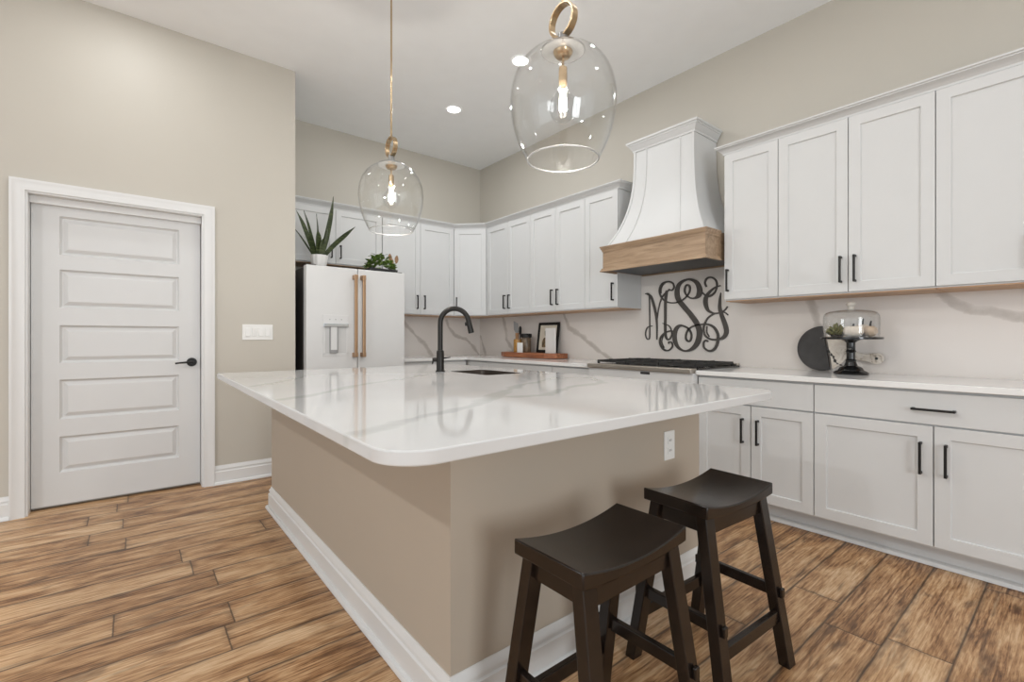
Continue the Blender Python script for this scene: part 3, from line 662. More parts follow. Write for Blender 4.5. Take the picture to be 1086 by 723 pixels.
# ------------------------------------------------------------------ range hood
hood = thing('range_hood', 'white flared range hood with oak band above the gas range', 'range hood', (3.35, 2.118, 1.68))
HC = 2.118
def hsec(z):
    t_ = (2.69 - z) / (2.69 - 1.885); g = t_ ** 3.0
    return 0.270 + 0.168 * g, 3.27 - 0.185 * g, HC + 0.018 * (1 - g)
NS = 28; loops = []; zz = [1.885 + (2.69 - 1.885) * k / NS for k in range(NS + 1)]
for z in zz:
    hw, xf, yc = hsec(z); loops.append([(yc - hw, -3.598, z), (yc + hw, -3.598, z), (yc + hw, -xf, z), (yc - hw, -xf, z)])
MB(FR).loft(loops).build('canopy', M['cab'], hood, smooth=40)
for fpos in (-0.97, -0.56, 0.56, 0.97):
    lo = []
    for z in zz:
        hw, xf, yc = hsec(z); a_ = yc + hw * fpos; wb = 0.009 if abs(fpos) > 0.9 else 0.006
        lo.append([(a_ - wb, -xf - 0.002, z), (a_ + wb, -xf - 0.002, z), (a_ + wb, -xf + 0.006, z), (a_ - wb, -xf + 0.006, z)])
    MB(FR).loft(lo).build('batten', M['cab'], hood, smooth=40)
hw, xf, yc = hsec(2.69)
HCR = [(0.0, 2.672), (0.008, 2.672), (0.010, 2.686), (0.016, 2.692), (0.034, 2.722), (0.040, 2.725), (0.040, 2.732), (0.050, 2.738), (0.050, 2.752), (0.0, 2.752)]
cr = MB().sweep([(3.598, yc - hw), (xf, yc - hw), (xf, yc + hw), (3.598, yc + hw)], HCR, side=-1)
cr.box(xf - 0.0, 3.598, yc - hw, yc + hw, 2.691, 2.750)
cr.build('crown', M['cab'], hood, smooth=30)
Y0, Y1, X0_ = 1.666, 2.570, 3.062
wb = MB()
wb.box(X0_, X0_ + 0.02, Y0, Y1, 1.690, 1.884).box(X0_ + 0.02, 3.598, Y0, Y0 + 0.02, 1.690, 1.884).box(X0_ + 0.02, 3.598, Y1 - 0.02, Y1, 1.690, 1.884)
wb.box(3.574, 3.598, Y0 + 0.02, Y1 - 0.02, 1.680, 1.73)
band = wb.build('wood_band', M['hood_wood'], hood, 0.002)
T1 = [(0.0, 1.842), (0.004, 1.842), (0.006, 1.856), (0.014, 1.866), (0.016, 1.876), (0.020, 1.878), (0.020, 1.8865), (0.0, 1.8865)]
T2 = [(0.0, 1.676), (0.018, 1.676), (0.018, 1.686), (0.010, 1.692), (0.008, 1.704), (0.0, 1.706)]
for tr in (T1, T2):
    MB().sweep([(3.252, Y0), (X0_, Y0), (X0_, Y1), (3.252, Y1)], tr, side=-1).build('band_moulding', M['hood_wood'], band, smooth=30)
ins = MB().box(X0_ + 0.022, 3.572, Y0 + 0.022, Y1 - 0.022, 1.690, 1.72).build('filter_insert', M['hood_under'], hood)

# ------------------------------------------------------------------ range
rg = thing('gas_range', 'white and stainless gas range with black grates below the hood', 'range', (3.26, 2.143, 0))
RY0, RY1 = 1.680, 2.606
MB().box(2.965, 3.597, RY0, RY1, 0.05, 0.90).box(3.02, 3.59, RY0 + 0.02, RY1 - 0.02, 0.0, 0.05).build('body', M['fridge'], rg, 0.002)
MB().box(2.985, 3.597, RY0, RY1, 0.9005, 0.914).build('cooktop', M['cooktop'], rg, 0.003)
MB().box(2.905, 2.985, RY0 + 0.004, RY1, 0.884, 0.918).build('front_ledge', M['steel'], rg, 0.006)
MB().box(3.555, 3.597, RY0, RY1, 0.9145, 0.932).build('rear_trim', M['steel'], rg, 0.003)
MB().box(2.93, 2.965, RY0, RY1, 0.735, 0.884).build('control_panel', M['fridge'], rg, 0.003)
for k in range(6):
    y = RY0 + 0.11 + k * (RY1 - RY0 - 0.22) / 5
    kb = MB(FR); n_ = 20
    kb.loft([[(y + r * math.cos(2 * PI * q / n_), bb, 0.772 + r * math.sin(2 * PI * q / n_)) for q in range(n_)] for bb, r in ((-2.93, 0.024), (-2.90, 0.022), (-2.892, 0.019))])
    kb.build('knob', M['bronze'], rg, smooth=40)
MB(FR).box(2.02, 2.10, -2.93, -2.928, 0.858, 0.876).build('display', M['slot'], rg)
od = MB(FR).box(RY0 + 0.004, RY1 - 0.004, -2.965, -2.935, 0.19, 0.728).build('oven_door', M['fridge'], rg, 0.003)
MB(FR).box(RY0 + 0.16, RY1 - 0.16, -2.9349, -2.933, 0.33, 0.60).build('window_glass', M['cooktop'], od)
MB().tube([(2.885, RY0 + 0.06, 0.67), (2.885, RY1 - 0.06, 0.67)], 0.012, 14).box(2.885, 2.936, RY0 + 0.09, RY0 + 0.11, 0.662, 0.678).box(2.885, 2.936, RY1 - 0.11, RY1 - 0.09, 0.662, 0.678).build('oven_handle', M['bronze'], od, smooth=40)
MB(FR).box(RY0 + 0.004, RY1 - 0.004, -2.965, -2.94, 0.06, 0.182).build('warming_drawer', M['fridge'], rg, 0.003)
gw = (RY1 - RY0 - 0.05) / 3
for k in range(3):
    y0 = RY0 + 0.025 + k * gw; y1 = y0 + gw - 0.006; x0, x1 = 3.0, 3.545
    g = MB(); zt, zb = 0.946, 0.928
    for (xa, xb, ya, yb) in ((x0, x1, y0, y0 + 0.016), (x0, x1, y1 - 0.016, y1), (x0, x0 + 0.016, y0 + 0.016, y1 - 0.016), (x1 - 0.016, x1, y0 + 0.016, y1 - 0.016), ((x0 + x1) / 2 - 0.008, (x0 + x1) / 2 + 0.008, y0 + 0.016, y1 - 0.016)):
        g.box(xa, xb, ya, yb, zb, zt)
    ym = (y0 + y1) / 2
    for xc in (x0 + 0.14, x1 - 0.14):
        for (dx, dy) in ((1, 0), (-1, 0), (0, 1), (0, -1)):
            ax, ay = xc + dx * 0.035, ym + dy * 0.035
            bx = xc + dx * (0.125 if dx else 0); by = ym + dy * ((y1 - y0) / 2 - 0.014 if dy else 0)
            g.box(min(ax, bx) - (0.006 if dy else 0), max(ax, bx) + (0.006 if dy else 0), min(ay, by) - (0.006 if dx else 0), max(ay, by) + (0.006 if dx else 0), zb + 0.004, zt + 0.004)
    for (xa, ya) in ((x0, y0), (x0, y1 - 0.016), (x1 - 0.016, y0), (x1 - 0.016, y1 - 0.016)): g.box(xa, xa + 0.016, ya, ya + 0.016, 0.914, zb)
    g.build('grate', M['iron'], rg, 0.002)
    for xc in (x0 + 0.14, x1 - 0.14):
        MB().lathe([(0.052, 0.9145), (0.05, 0.922), (0.038, 0.923), (0.036, 0.931), (0.03, 0.933)], xc, ym, 20).build('burner', M['iron'], rg, smooth=40)

# ------------------------------------------------------------------ monogram
def ribbon(mb, pts, x0, x1):
    P = catmull(pts, 6)
    P = [p for i, p in enumerate(P) if i == 0 or (abs(p[0] - P[i - 1][0]) + abs(p[1] - P[i - 1][1])) > 1e-4]
    n = len(P); Ls = []
    for i in range(n):
        a, b = P[max(i - 1, 0)], P[min(i + 1, n - 1)]
        dx, dy = b[0] - a[0], b[1] - a[1]; l = math.hypot(dx, dy) or 1
        nx, ny = -dy / l, dx / l; wv = max(P[i][2], 0.004) / 2
        q = [(P[i][0] + nx * wv, P[i][1] + ny * wv), (P[i][0] - nx * wv, P[i][1] - ny * wv)]
        Ls.append([(x0, *q[0]), (x0, *q[1]), (x1, *q[1]), (x1, *q[0])])
    mb.loft(Ls)
mono = thing('wall_monogram', 'dark charcoal script monogram M S J mounted on the backsplash behind the range', 'monogram', (3.594, 2.15, 1.32))
for nm, idx in (('letter_s', (0, 1, 2, 3)), ('letter_m', (4, 5, 6, 7)), ('letter_j', (8, 9, 10, 11))):
    m = MB()
    for k, i in enumerate(idx):
        e = 0.0004 * (k + (0 if nm == 'letter_s' else 2))
        ribbon(m, MONO[i], 3.588 + e, 3.5995)
    m.build(nm, M['monogram'], mono)

# ------------------------------------------------------------------ refrigerator
fg = thing('refrigerator', 'matte white French-door refrigerator with bronze bar handles beside the taupe wall', 'refrigerator', (1.585, 4.62, 0))
FX0, FX1, FY0, FY1 = 1.137, 2.035, 4.235, 5.08
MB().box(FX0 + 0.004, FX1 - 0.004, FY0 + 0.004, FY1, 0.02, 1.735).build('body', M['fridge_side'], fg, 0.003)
for hx0 in (FX0 + 0.01, FX1 - 0.09): MB().box(hx0, hx0 + 0.08, 4.18, 4.30, 1.7465, 1.756).build('hinge_cover', M['fridge_side'], fg, 0.003)
SPL = 1.577
dl = MB().box(FX0, SPL - 0.003, 4.150, FY0, 0.715, 1.745).build('left_door', M['fridge'], fg, 0.006); dl['label'] = 'left door with the ice and water dispenser'
dr = MB().box(SPL + 0.003, FX1, 4.150, FY0, 0.715, 1.745).build('right_door', M['fridge'], fg, 0.006)
def fr_handle(par, x):
    m = MB().box(x - 0.013, x + 0.013, 4.082, 4.102, 0.955, 1.685)
    for z in (0.955, 1.645): m.box(x - 0.015, x + 0.015, 4.080, 4.1505, z, z + 0.04)
    m.build('handle', M['bronze'], par, 0.003)
fr_handle(dl, SPL - 0.036); fr_handle(dr, SPL + 0.036)
for z0, z1 in ((0.40, 0.705), (0.06, 0.39)):
    q = MB().box(FX0, FX1, 4.150, FY0, z0, z1).build('freezer_drawer', M['fridge'], fg, 0.006)
    m = MB().box(FX0 + 0.12, FX1 - 0.12, 4.082, 4.102, z1 - 0.07, z1 - 0.048)
    for x in (FX0 + 0.12, FX1 - 0.16): m.box(x, x + 0.04, 4.080, 4.1505, z1 - 0.073, z1 - 0.045)
    m.build('handle', M['bronze'], q, 0.003)
# dispenser
px0, px1 = 1.272, 1.492
m = MB()
m.box(px0, px1, 4.1465, 4.1505, 1.225, 1.325)                                 # control face
m.box(px0, px0 + 0.018, 4.1465, 4.1505, 0.985, 1.225).box(px1 - 0.018, px1, 4.1465, 4.1505, 0.985, 1.225).box(px0, px1, 4.1465, 4.1505, 0.968, 0.992)
m.build('dispenser_frame', M['fridge'], dl, 0.0015)
MB().box(px0 + 0.012, px1 - 0.012, 4.1485, 4.1502, 0.99, 1.225).build('dispenser_recess', M['recess'], dl)
MB().box(px0 + 0.004, px1 - 0.004, 4.128, 4.148, 1.222, 1.25).build('control_strip', M['chrome'], dl, 0.003)
pd = MB().box(1.335, 1.39, 4.134, 4.140, 1.0, 1.222); pd.build('paddle', M['fridge'], dl, 0.003)
m = MB().box(1.327, 1.335, 4.132, 4.1487, 0.995, 1.222).box(1.39, 1.398, 4.132, 4.1487, 0.995, 1.222).box(1.335, 1.39, 4.130, 4.1487, 0.992, 1.022)
m.build('paddle_surround', M['grey'], dl, 0.002)
m = MB(FB)
for k in range(3):
    cxx = 1.33 + k * 0.05; m.box(cxx - 0.004, cxx + 0.004, -4.1466, -4.1458, 1.282, 1.290)
m.build('indicator', M['grey'], dl)

# ------------------------------------------------------------------ plants on the refrigerator
sp = thing('snake_plant', 'tall snake plant in a ribbed white pot on top of the refrigerator', 'plant', (1.315, 4.40, 1.737))
n = 48; pot = MB(); L = []
for r, z in ((0.050, 1.7375), (0.060, 1.76), (0.074, 1.85), (0.076, 1.872), (0.070, 1.872), (0.066, 1.852)):
    L.append([(1.315 + r * (1 + 0.035 * math.cos(12 * 2 * PI * k / n)) * math.cos(2 * PI * k / n), 4.40 + r * (1 + 0.035 * math.cos(12 * 2 * PI * k / n)) * math.sin(2 * PI * k / n), z) for k in range(n)])
pot.loft(L).build('pot', M['pot_white'], sp, smooth=50)
MB().lathe([(0.064, 1.853), (0.063, 1.858), (0.03, 1.862), (0.005, 1.862)], 1.315, 4.40, 24).build('soil', M['soil'], sp)
def blade(base, ctrl, tip, w, twist):
    m = MB(); B0, C0, T0 = Vector(base), Vector(ctrl), Vector(tip); K = 14; rows = []
    for k in range(K + 1):
        t_ = k / K; p = B0 * (1 - t_) ** 2 + C0 * 2 * t_ * (1 - t_) + T0 * t_ ** 2
        tg = ((C0 - B0) * (1 - t_) + (T0 - C0) * t_).normalized()
        sd = Matrix.Rotation(twist + 0.7 * t_, 3, tg) @ tg.cross(Vector((0, 1, 0.01))).normalized()
        nn = tg.cross(sd).normalized()
        ww = 1.4 * w * (0.55 + 0.65 * t_ * (1.6 - t_)) * (1 if t_ < 0.72 else max(0.03, 1 - ((t_ - 0.72) / 0.28) ** 1.7))
        th = 0.0025
        rows.append([tuple(p + sd * ww + nn * ww * 0.25), tuple(p - nn * th), tuple(p - sd * ww + nn * ww * 0.25), tuple(p + nn * th)])
    m.loft(rows).build('leaf', M['snake'], sp, smooth=60)
bx, by, bz = 1.315, 4.40, 1.858
for base, tip, w, tw, bend in (
    ((1.330, 4.405), (1.450, 4.42, 2.437), 0.026, 0.2, (0.00, -0.10)), ((1.315, 4.42), (1.302, 4.43, 2.255), 0.017, 0.5, (0, 0)),
    ((1.295, 4.40), (1.187, 4.41, 2.262), 0.017, 0.3, (0.0, 0)), ((1.275, 4.39), (1.118, 4.38, 2.24), 0.023, 0.2, (0.02, -0.02)),
    ((1.270, 4.405), (1.105, 4.42, 2.10), 0.010, 0.3, (0.01, 0)), ((1.350, 4.39), (1.640, 4.38, 2.176), 0.020, 0.15, (-0.07, -0.03)),
    ((1.335, 4.385), (1.385, 4.37, 2.125), 0.022, 0.4, (0, 0)), ((1.305, 4.375), (1.290, 4.36, 2.10), 0.026, 0.1, (0, 0)), ((1.325, 4.37), (1.335, 4.355, 2.02), 0.026, 0.0, (0, 0))):
    b3 = (base[0], base[1], bz); mid = ((base[0] + tip[0]) / 2 + bend[0], (base[1] + tip[1]) / 2, (bz + tip[2]) / 2 + bend[1])
    blade(b3, mid, tip, w, tw)

po = thing('pothos_plant', 'low bushy green plant with brown-tipped leaves on top of the refrigerator', 'plant', (1.90, 4.37, 1.737))
pm = MB().loft([[(1.90 + a * sx, 4.37 + b_ * sy, z) for a, b_ in ((-1, -1), (1, -1), (1, 1), (-1, 1))] for sx, sy, z in ((0.13, 0.05, 1.7375), (0.145, 0.058, 1.795), (0.138, 0.052, 1.795), (0.134, 0.05, 1.785))])
pm.build('planter', M['slot'], po, 0.004)
MB().box(1.77, 2.03, 4.322, 4.418, 1.7856, 1.789).build('soil', M['soil'], po)
def leaf_cluster(mb, cx, cy, cz, L_, n_, rx, ry, rz, rnd):
    for _ in range(n_):
        t_ = rnd.uniform(0, 2 * PI); q = rnd.random() ** 0.6
        p = Vector((cx + rx * q * math.cos(t_), cy + ry * q * math.sin(t_), cz + rz * (1 - q ** 2) * rnd.uniform(0.25, 1.0)))
        d_ = Vector((math.cos(t_) * 0.7, math.sin(t_) * 0.7 - 0.4, rnd.uniform(-0.4, 0.6))).normalized()
        s_ = d_.cross(Vector((rnd.uniform(-.5, .5), rnd.uniform(-.5, .5), 1))).normalized(); n2 = s_.cross(d_)
        l = L_ * rnd.uniform(0.7, 1.25); w_ = l * 0.36
        rows = []
        for u, ww, dz in ((0, 0.10, 0), (0.2, 0.9, 0.02), (0.45, 1.0, 0.03), (0.75, 0.6, 0.0), (1.0, 0.03, -0.07)):
            c_ = p + d_ * l * u + n2 * dz * l
            rows.append([tuple(c_ + s_ * w_ * ww + n2 * 0.10 * w_), tuple(c_ + n2 * 0.0012), tuple(c_ - s_ * w_ * ww + n2 * 0.10 * w_), tuple(c_ - n2 * 0.0012)])
        mb.loft(rows)
rnd = random.Random(3)
m = MB(); leaf_cluster(m, 1.875, 4.36, 1.80, 0.060, 110, 0.13, 0.06, 0.155, rnd); m.build('foliage', M['pothos'], po, smooth=60)
m = MB()
for (x, z, tilt) in ((2.045, 1.865, 0.08), (1.985, 1.875, -0.12), (2.01, 1.84, -0.3)):
    p = Vector((x, 4.36, z)); d_ = Vector((tilt, -0.1, 1)).normalized(); s_ = Vector((1, 0.3, -tilt)).normalized(); n2 = s_.cross(d_)
    rows = [[tuple(p + d_ * 0.085 * u + s_ * ww * 0.026), tuple(p + d_ * 0.085 * u + n2 * 0.0013), tuple(p + d_ * 0.085 * u - s_ * ww * 0.026), tuple(p + d_ * 0.085 * u - n2 * 0.0013)] for u, ww in ((0, 0.1), (0.2, 0.7), (0.5, 1), (0.8, 0.7), (1, 0.05))]
    m.loft(rows); m.tube([(x - 0.015, 4.36, 1.785), tuple(p)], 0.0018, 6)
m.build('brown_leaves', M['pothos_brown'], po, smooth=60)

# ------------------------------------------------------------------ wall switch
sw = thing('wall_switch', 'white four-gang rocker switch plate on the taupe wall between door and refrigerator', 'light switch', (0.784, YW, 1.171))
MB().box(0.674, 0.894, YW - 0.006, YW, 1.109, 1.233).build('cover_plate', M['plastic'], sw, 0.002)
for k in range(4):
    x = 0.784 + (k - 1.5) * 0.0475; up = k != 1
    m = MB(); y = YW - 0.006; t_ = 0.006
    m.loft([[(x - 0.0165, y, 1.138), (x + 0.0165, y, 1.138), (x + 0.0165, y, 1.204), (x - 0.0165, y, 1.204)], [(x - 0.0165, y - (0.006 if up else 0.002), 1.138), (x + 0.0165, y - (0.006 if up else 0.002), 1.138), (x + 0.0165, y - (0.002 if up else 0.006), 1.204), (x - 0.0165, y - (0.002 if up else 0.006), 1.204)]])
    m.build('rocker', M['plastic'], sw, 0.001)

# ------------------------------------------------------------------ bar stools
def make_stool(label):
    t = thing('bar_stool', label, 'stool', (0, 0, 0), 'saddle stools at the island')
    SW, SD, ZT = 0.207, 0.119, 0.612
    NX = 20; loops = []
    for k in range(NX + 1):
        u = -1 + 2 * k / NX; zt = ZT - 0.026 * (1 - u * u) ; zb = 0.572 - 0.012 * (1 - u * u)
        x = SW * u
        loops.append([(x, -SD, zb), (x, SD, zb), (x, SD, zt), (x, -SD, zt)])
    MB().loft(loops).build('seat', M['stool'], t, 0.004, smooth=40)
    lx, ly, bx_, by_ = 0.168, 0.085, 0.195, 0.172
    zt = 0.567
    def legpos(sx, sy, z):
        k = 1 - z / zt; return sx * (lx + (bx_ - lx) * k), sy * (ly + (by_ - ly) * k)
    wx, wy = 0.0235, 0.0185
    for sx in (-1, 1):
        for sy in (-1, 1):
            def rc(z):
                x, y = legpos(sx, sy, z); return [(x - wx, y - wy, z), (x + wx, y - wy, z), (x + wx, y + wy, z), (x - wx, y + wy, z)]
            MB().prism(rc(0.0), rc(zt)).build('leg', M['stool'], t, 0.003)
    for sy in (-1, 1):   # aprons under the seat and low rails along the long sides
        x0, y0 = legpos(1, sy, 0.535)
        MB().box(-x0 + wx, x0 - wx, y0 - 0.009, y0 + 0.009, 0.508, 0.562).build('apron', M['stool'], t, 0.002)
        x0, y0 = legpos(1, sy, 0.165)
        MB().box(-x0 + wx, x0 - wx, y0 - 0.010, y0 + 0.010, 0.145, 0.187).build('foot_rail', M['stool'], t, 0.003)
    for sx in (-1, 1):   # rails across the ends, their tenons coming through the legs
        x0, y0 = legpos(sx, 1, 0.535)
        MB().box(x0 - 0.009, x0 + 0.009, -y0 + wy, y0 - wy, 0.515, 0.562).build('apron', M['stool'], t, 0.002)
        x0, y0 = legpos(sx, 1, 0.245)
        r = MB().box(x0 - 0.010, x0 + 0.010, -y0 + wy, y0 - wy, 0.226, 0.264).build('foot_rail', M['stool'], t, 0.003)
        for sy in (-1, 1):
            MB().box(x0 - 0.010, x0 + 0.010, sy * (y0 + wy + 0.007) - 0.006, sy * (y0 + wy + 0.007) + 0.006, 0.229, 0.261).build('tenon', M['stool'], r, 0.003)
    return t
st = make_stool('nearer dark espresso saddle-seat bar stool, left of the pair at the island')
st.location = (0.968, 0.812, 0)
dup(st, (1.567, 0.838, 0), 'farther dark espresso saddle-seat bar stool, beneath the island outlet and nearer the range cabinets', -0.05)

# ------------------------------------------------------------------ pendants
PXX, PY1, PY2 = 1.221, 2.669, 1.211
pe = thing('pendant_light', 'near clear-glass jar pendant with brass ring hanging above the right half of the island', 'pendant light', (PXX, PY2, 1.78), 'glass pendants over the island')
def C_(z): return z
gp = [(0.079, 2.168), (0.100, 2.160), (0.128, 2.142), (0.155, 2.114), (0.176, 2.076), (0.188, 2.032), (0.1925, 1.985), (0.189, 1.94), (0.180, 1.893), (0.164, 1.843), (0.144, 1.800), (0.130, 1.775)]
gp = catmull(gp, 4)
prof = [(r, z) for r, z in gp] + [(r - 0.0035, z + (0.0 if i else 0.0)) for i, (r, z) in enumerate(gp[::-1])]
prof.append(prof[0])
m = MB(); n = 64
m.loft([[(PXX + r * math.cos(2 * PI * k / n), PY2 + r * math.sin(2 * PI * k / n), z) for k in range(n)] for r, z in prof], caps=False)
m.build('glass_shade', M['glass'], pe, smooth=60)
rr = MB(); rr.tube([(PXX + 0.1285 * math.cos(2 * PI * k / 56), PY2 + 0.1285 * math.sin(2 * PI * k / 56), 1.775) for k in range(56)], 0.0032, 8, closed=True); rr.build('rim', M['glass_rim'], pe, smooth=60)
MB().lathe([(0.078, 2.1685), (0.081, 2.172), (0.078, 2.176), (0.030, 2.184), (0.022, 2.19), (0.018, 2.232)], PXX, PY2, 40).build('collar', M['nickel'], pe, smooth=35)
MB().lathe([(0.008, 2.146), (0.026, 2.150), (0.034, 2.160), (0.036, 2.168)], PXX, PY2, 32).build('socket_cap', M['brass'], pe, smooth=35)
MB().lathe([(0.0045, 2.112), (0.0045, 2.147)], PXX, PY2, 14).build('stem', M['brass'], pe, smooth=50)
MB().lathe([(0.008, 2.114), (0.015, 2.110), (0.016, 2.064), (0.015, 2.048), (0.013, 2.040)], PXX, PY2, 24).build('socket', M['brass'], pe, smooth=35)
bl = MB(); bp = [(0.014, 2.042), (0.017, 2.028), (0.030, 2.012), (0.043, 1.993), (0.049, 1.972), (0.0475, 1.950), (0.038, 1.930), (0.022, 1.918), (0.004, 1.9145)]
bulb = bl.lathe(catmull(bp, 3), PXX, PY2, 32).build('bulb', M['bulb_glass'], pe, smooth=60)
fm = MB()
for k in range(6):
    a = 2 * PI * k / 6
    fm.tube([(PXX + 0.010 * math.cos(a), PY2 + 0.010 * math.sin(a), 2.015), (PXX + 0.013 * math.cos(a + 0.4), PY2 + 0.013 * math.sin(a + 0.4), 1.955)], 0.0016, 6)
fm.build('filament', M['filament'], bulb)
rz_, RO, RI, RWd = 2.282, 0.062, 0.0535, 0.014
m = MB(); n = 48; L = []
for k in range(n):
    a = 2 * PI * k / n; c_, s_ = math.cos(a), math.sin(a)
    L.append(m.loop([(PXX - RWd, PY2 + RO * c_, rz_ + RO * s_), (PXX + RWd, PY2 + RO * c_, rz_ + RO * s_), (PXX + RWd, PY2 + RI * c_, rz_ + RI * s_), (PXX - RWd, PY2 + RI * c_, rz_ + RI * s_)]))
for k in range(n): m.bridge(L[k], L[(k + 1) % n])
m.build('ring', M['brass'], pe, 0.002, smooth=35)
m = MB().lathe([(0.0055, 2.350), (0.0055, CEIL - 0.02)], PXX, PY2, 12); m.build('rod', M['brass'], pe, smooth=50)
MB().lathe([(0.012, CEIL - 0.03), (0.062, CEIL - 0.022), (0.065, CEIL - 0.003), (0.065, CEIL - 0.0005)], PXX, PY2, 32).build('ceiling_canopy', M['brass'], pe, smooth=40)
pl = bpy.data.lights.new('pendant_glow', 'POINT'); pl.energy = 16; pl.color = (1, 0.94, 0.86); pl.shadow_soft_size = 0.02
plo = bpy.data.objects.new('pendant_glow', pl); COL.objects.link(plo); plo.parent = pe; plo.location = (0, 0, 1.96 - 1.78)
dup(pe, (PXX, PY1, 1.78), 'far clear-glass jar pendant with brass ring hanging in front of the refrigerator')

# ------------------------------------------------------------------ recessed ceiling lights
def downlight(x, y, label, watts=13):
    t = thing('recessed_light', label, 'ceiling light', (x, y, CEIL), 'recessed ceiling lights')
    MB().lathe([(0.062, CEIL - 0.004), (0.082, CEIL - 0.006), (0.085, CEIL - 0.0005)], x, y, 36).build('trim_ring', M['ceiling'], t, smooth=40)
    MB().lathe([(0.060, CEIL - 0.0075), (0.061, CEIL - 0.0045)], x, y, 32).build('lens', M['lens'], t)
    l = bpy.data.lights.new('downlight_lamp', 'AREA'); l.shape = 'DISK'; l.size = 0.11; l.energy = watts * 0.36; l.color = (0.965, 0.985, 1.0)
    o = bpy.data.objects.new('downlight_lamp', l); COL.objects.link(o); o.parent = t; o.location = (0, 0, -0.012)
downlight(2.45, 3.93, 'lit recessed ceiling light seen between the two pendants', 30)
downlight(2.44, 2.90, 'lit recessed ceiling light glaring beside the near pendant glass', 22)
downlight(2.15, 1.30, 'recessed ceiling light above the aisle by the range, out of view', 13)
downlight(2.15, -0.30, 'recessed ceiling light above the right-hand cabinets, out of view', 13)
downlight(-0.02, 3.62, 'recessed ceiling light washing the wall above the white door', 15)
downlight(-0.02, 2.10, 'recessed ceiling light above the floor left of the island', 19)
downlight(-2.40, 1.20, 'recessed ceiling light over the living area left of the camera', 130)
downlight(-0.02, 0.20, 'recessed ceiling light above the camera position', 14)

# ------------------------------------------------------------------ things on the left worktop
ZT = 0.9065
wbd = thing('wooden_board', 'thick reddish acacia board with clipped corners on the corner worktop', 'board', (3.44, 3.88, ZT))
pol = [(3.33, 3.58), (3.40, 3.46), (3.56, 3.46), (3.585, 3.52), (3.585, 4.36), (3.56, 4.40), (3.40, 4.40), (3.33, 4.25)]
MB().prism([(x, y, 0.9095) for x, y in pol], [(x, y, 0.962) for x, y in pol]).build('slab', M['board_wood'], wbd, 0.005)
for x, y in ((3.40, 3.58), (3.54, 3.58), (3.40, 4.28), (3.54, 4.28)): MB().lathe([(0.012, ZT), (0.014, 0.9092)], x, y, 12).build('foot', M['slot'], wbd)
ZB = 0.9622
pf = thing('picture_frame', 'small black picture frame leaning on the backsplash at the back of the wooden board', 'picture frame', (3.545, 3.74, ZB))
tilt = 0.045
def lean(a, b, z): return (3.53 + b + z * tilt / 0.34, a, ZB + z)
def lean_box(a0, a1, b0, b1, z0, z1, name, mat, par, bev=0):
    m = MB()
    m.prism([lean(a0, b0, z0), lean(a1, b0, z0), lean(a1, b1, z0), lean(a0, b1, z0)], [lean(a0, b0, z1), lean(a1, b0, z1), lean(a1, b1, z1), lean(a0, b1, z1)])
    return m.build(name, mat, par, bev)
FA0, FA1, FH = 3.60, 3.925, 0.335
m = MB()
for a0, a1, z0, z1 in ((FA0, FA1, 0, 0.03), (FA0, FA1, FH - 0.03, FH), (FA0, FA0 + 0.028, 0.03, FH - 0.03), (FA1 - 0.028, FA1, 0.03, FH - 0.03)):
    m.prism([lean(a0, 0, z0), lean(a1, 0, z0), lean(a1, 0.016, z0), lean(a0, 0.016, z0)], [lean(a0, 0, z1), lean(a1, 0, z1), lean(a1, 0.016, z1), lean(a0, 0.016, z1)])
m.build('frame', M['black'], pf, 0.002)
lean_box(FA0 + 0.028, FA1 - 0.028, 0.007, 0.013, 0.03, FH - 0.03, 'mount', M['photo_paper'], pf)
m = MB()
pp = [(3.70, 0.06), (3.845, 0.06), (3.85, 0.12), (3.83, 0.16), (3.80, 0.17), (3.815, 0.20), (3.82, 0.235), (3.80, 0.26), (3.77, 0.265), (3.745, 0.24), (3.74, 0.20), (3.70, 0.17)]
m.prism([lean(a, 0.0055, z) for a, z in pp], [lean(a, 0.0072, z) for a, z in pp]); m.build('print', M['photo'], pf)
wc = tag(MB().box(3.462, 3.472, 3.545, 3.70, ZB, ZB + 0.27).build('white_card', M['candle'], bevel=0.002), 'tall white card standing in front of the black picture frame', 'card')
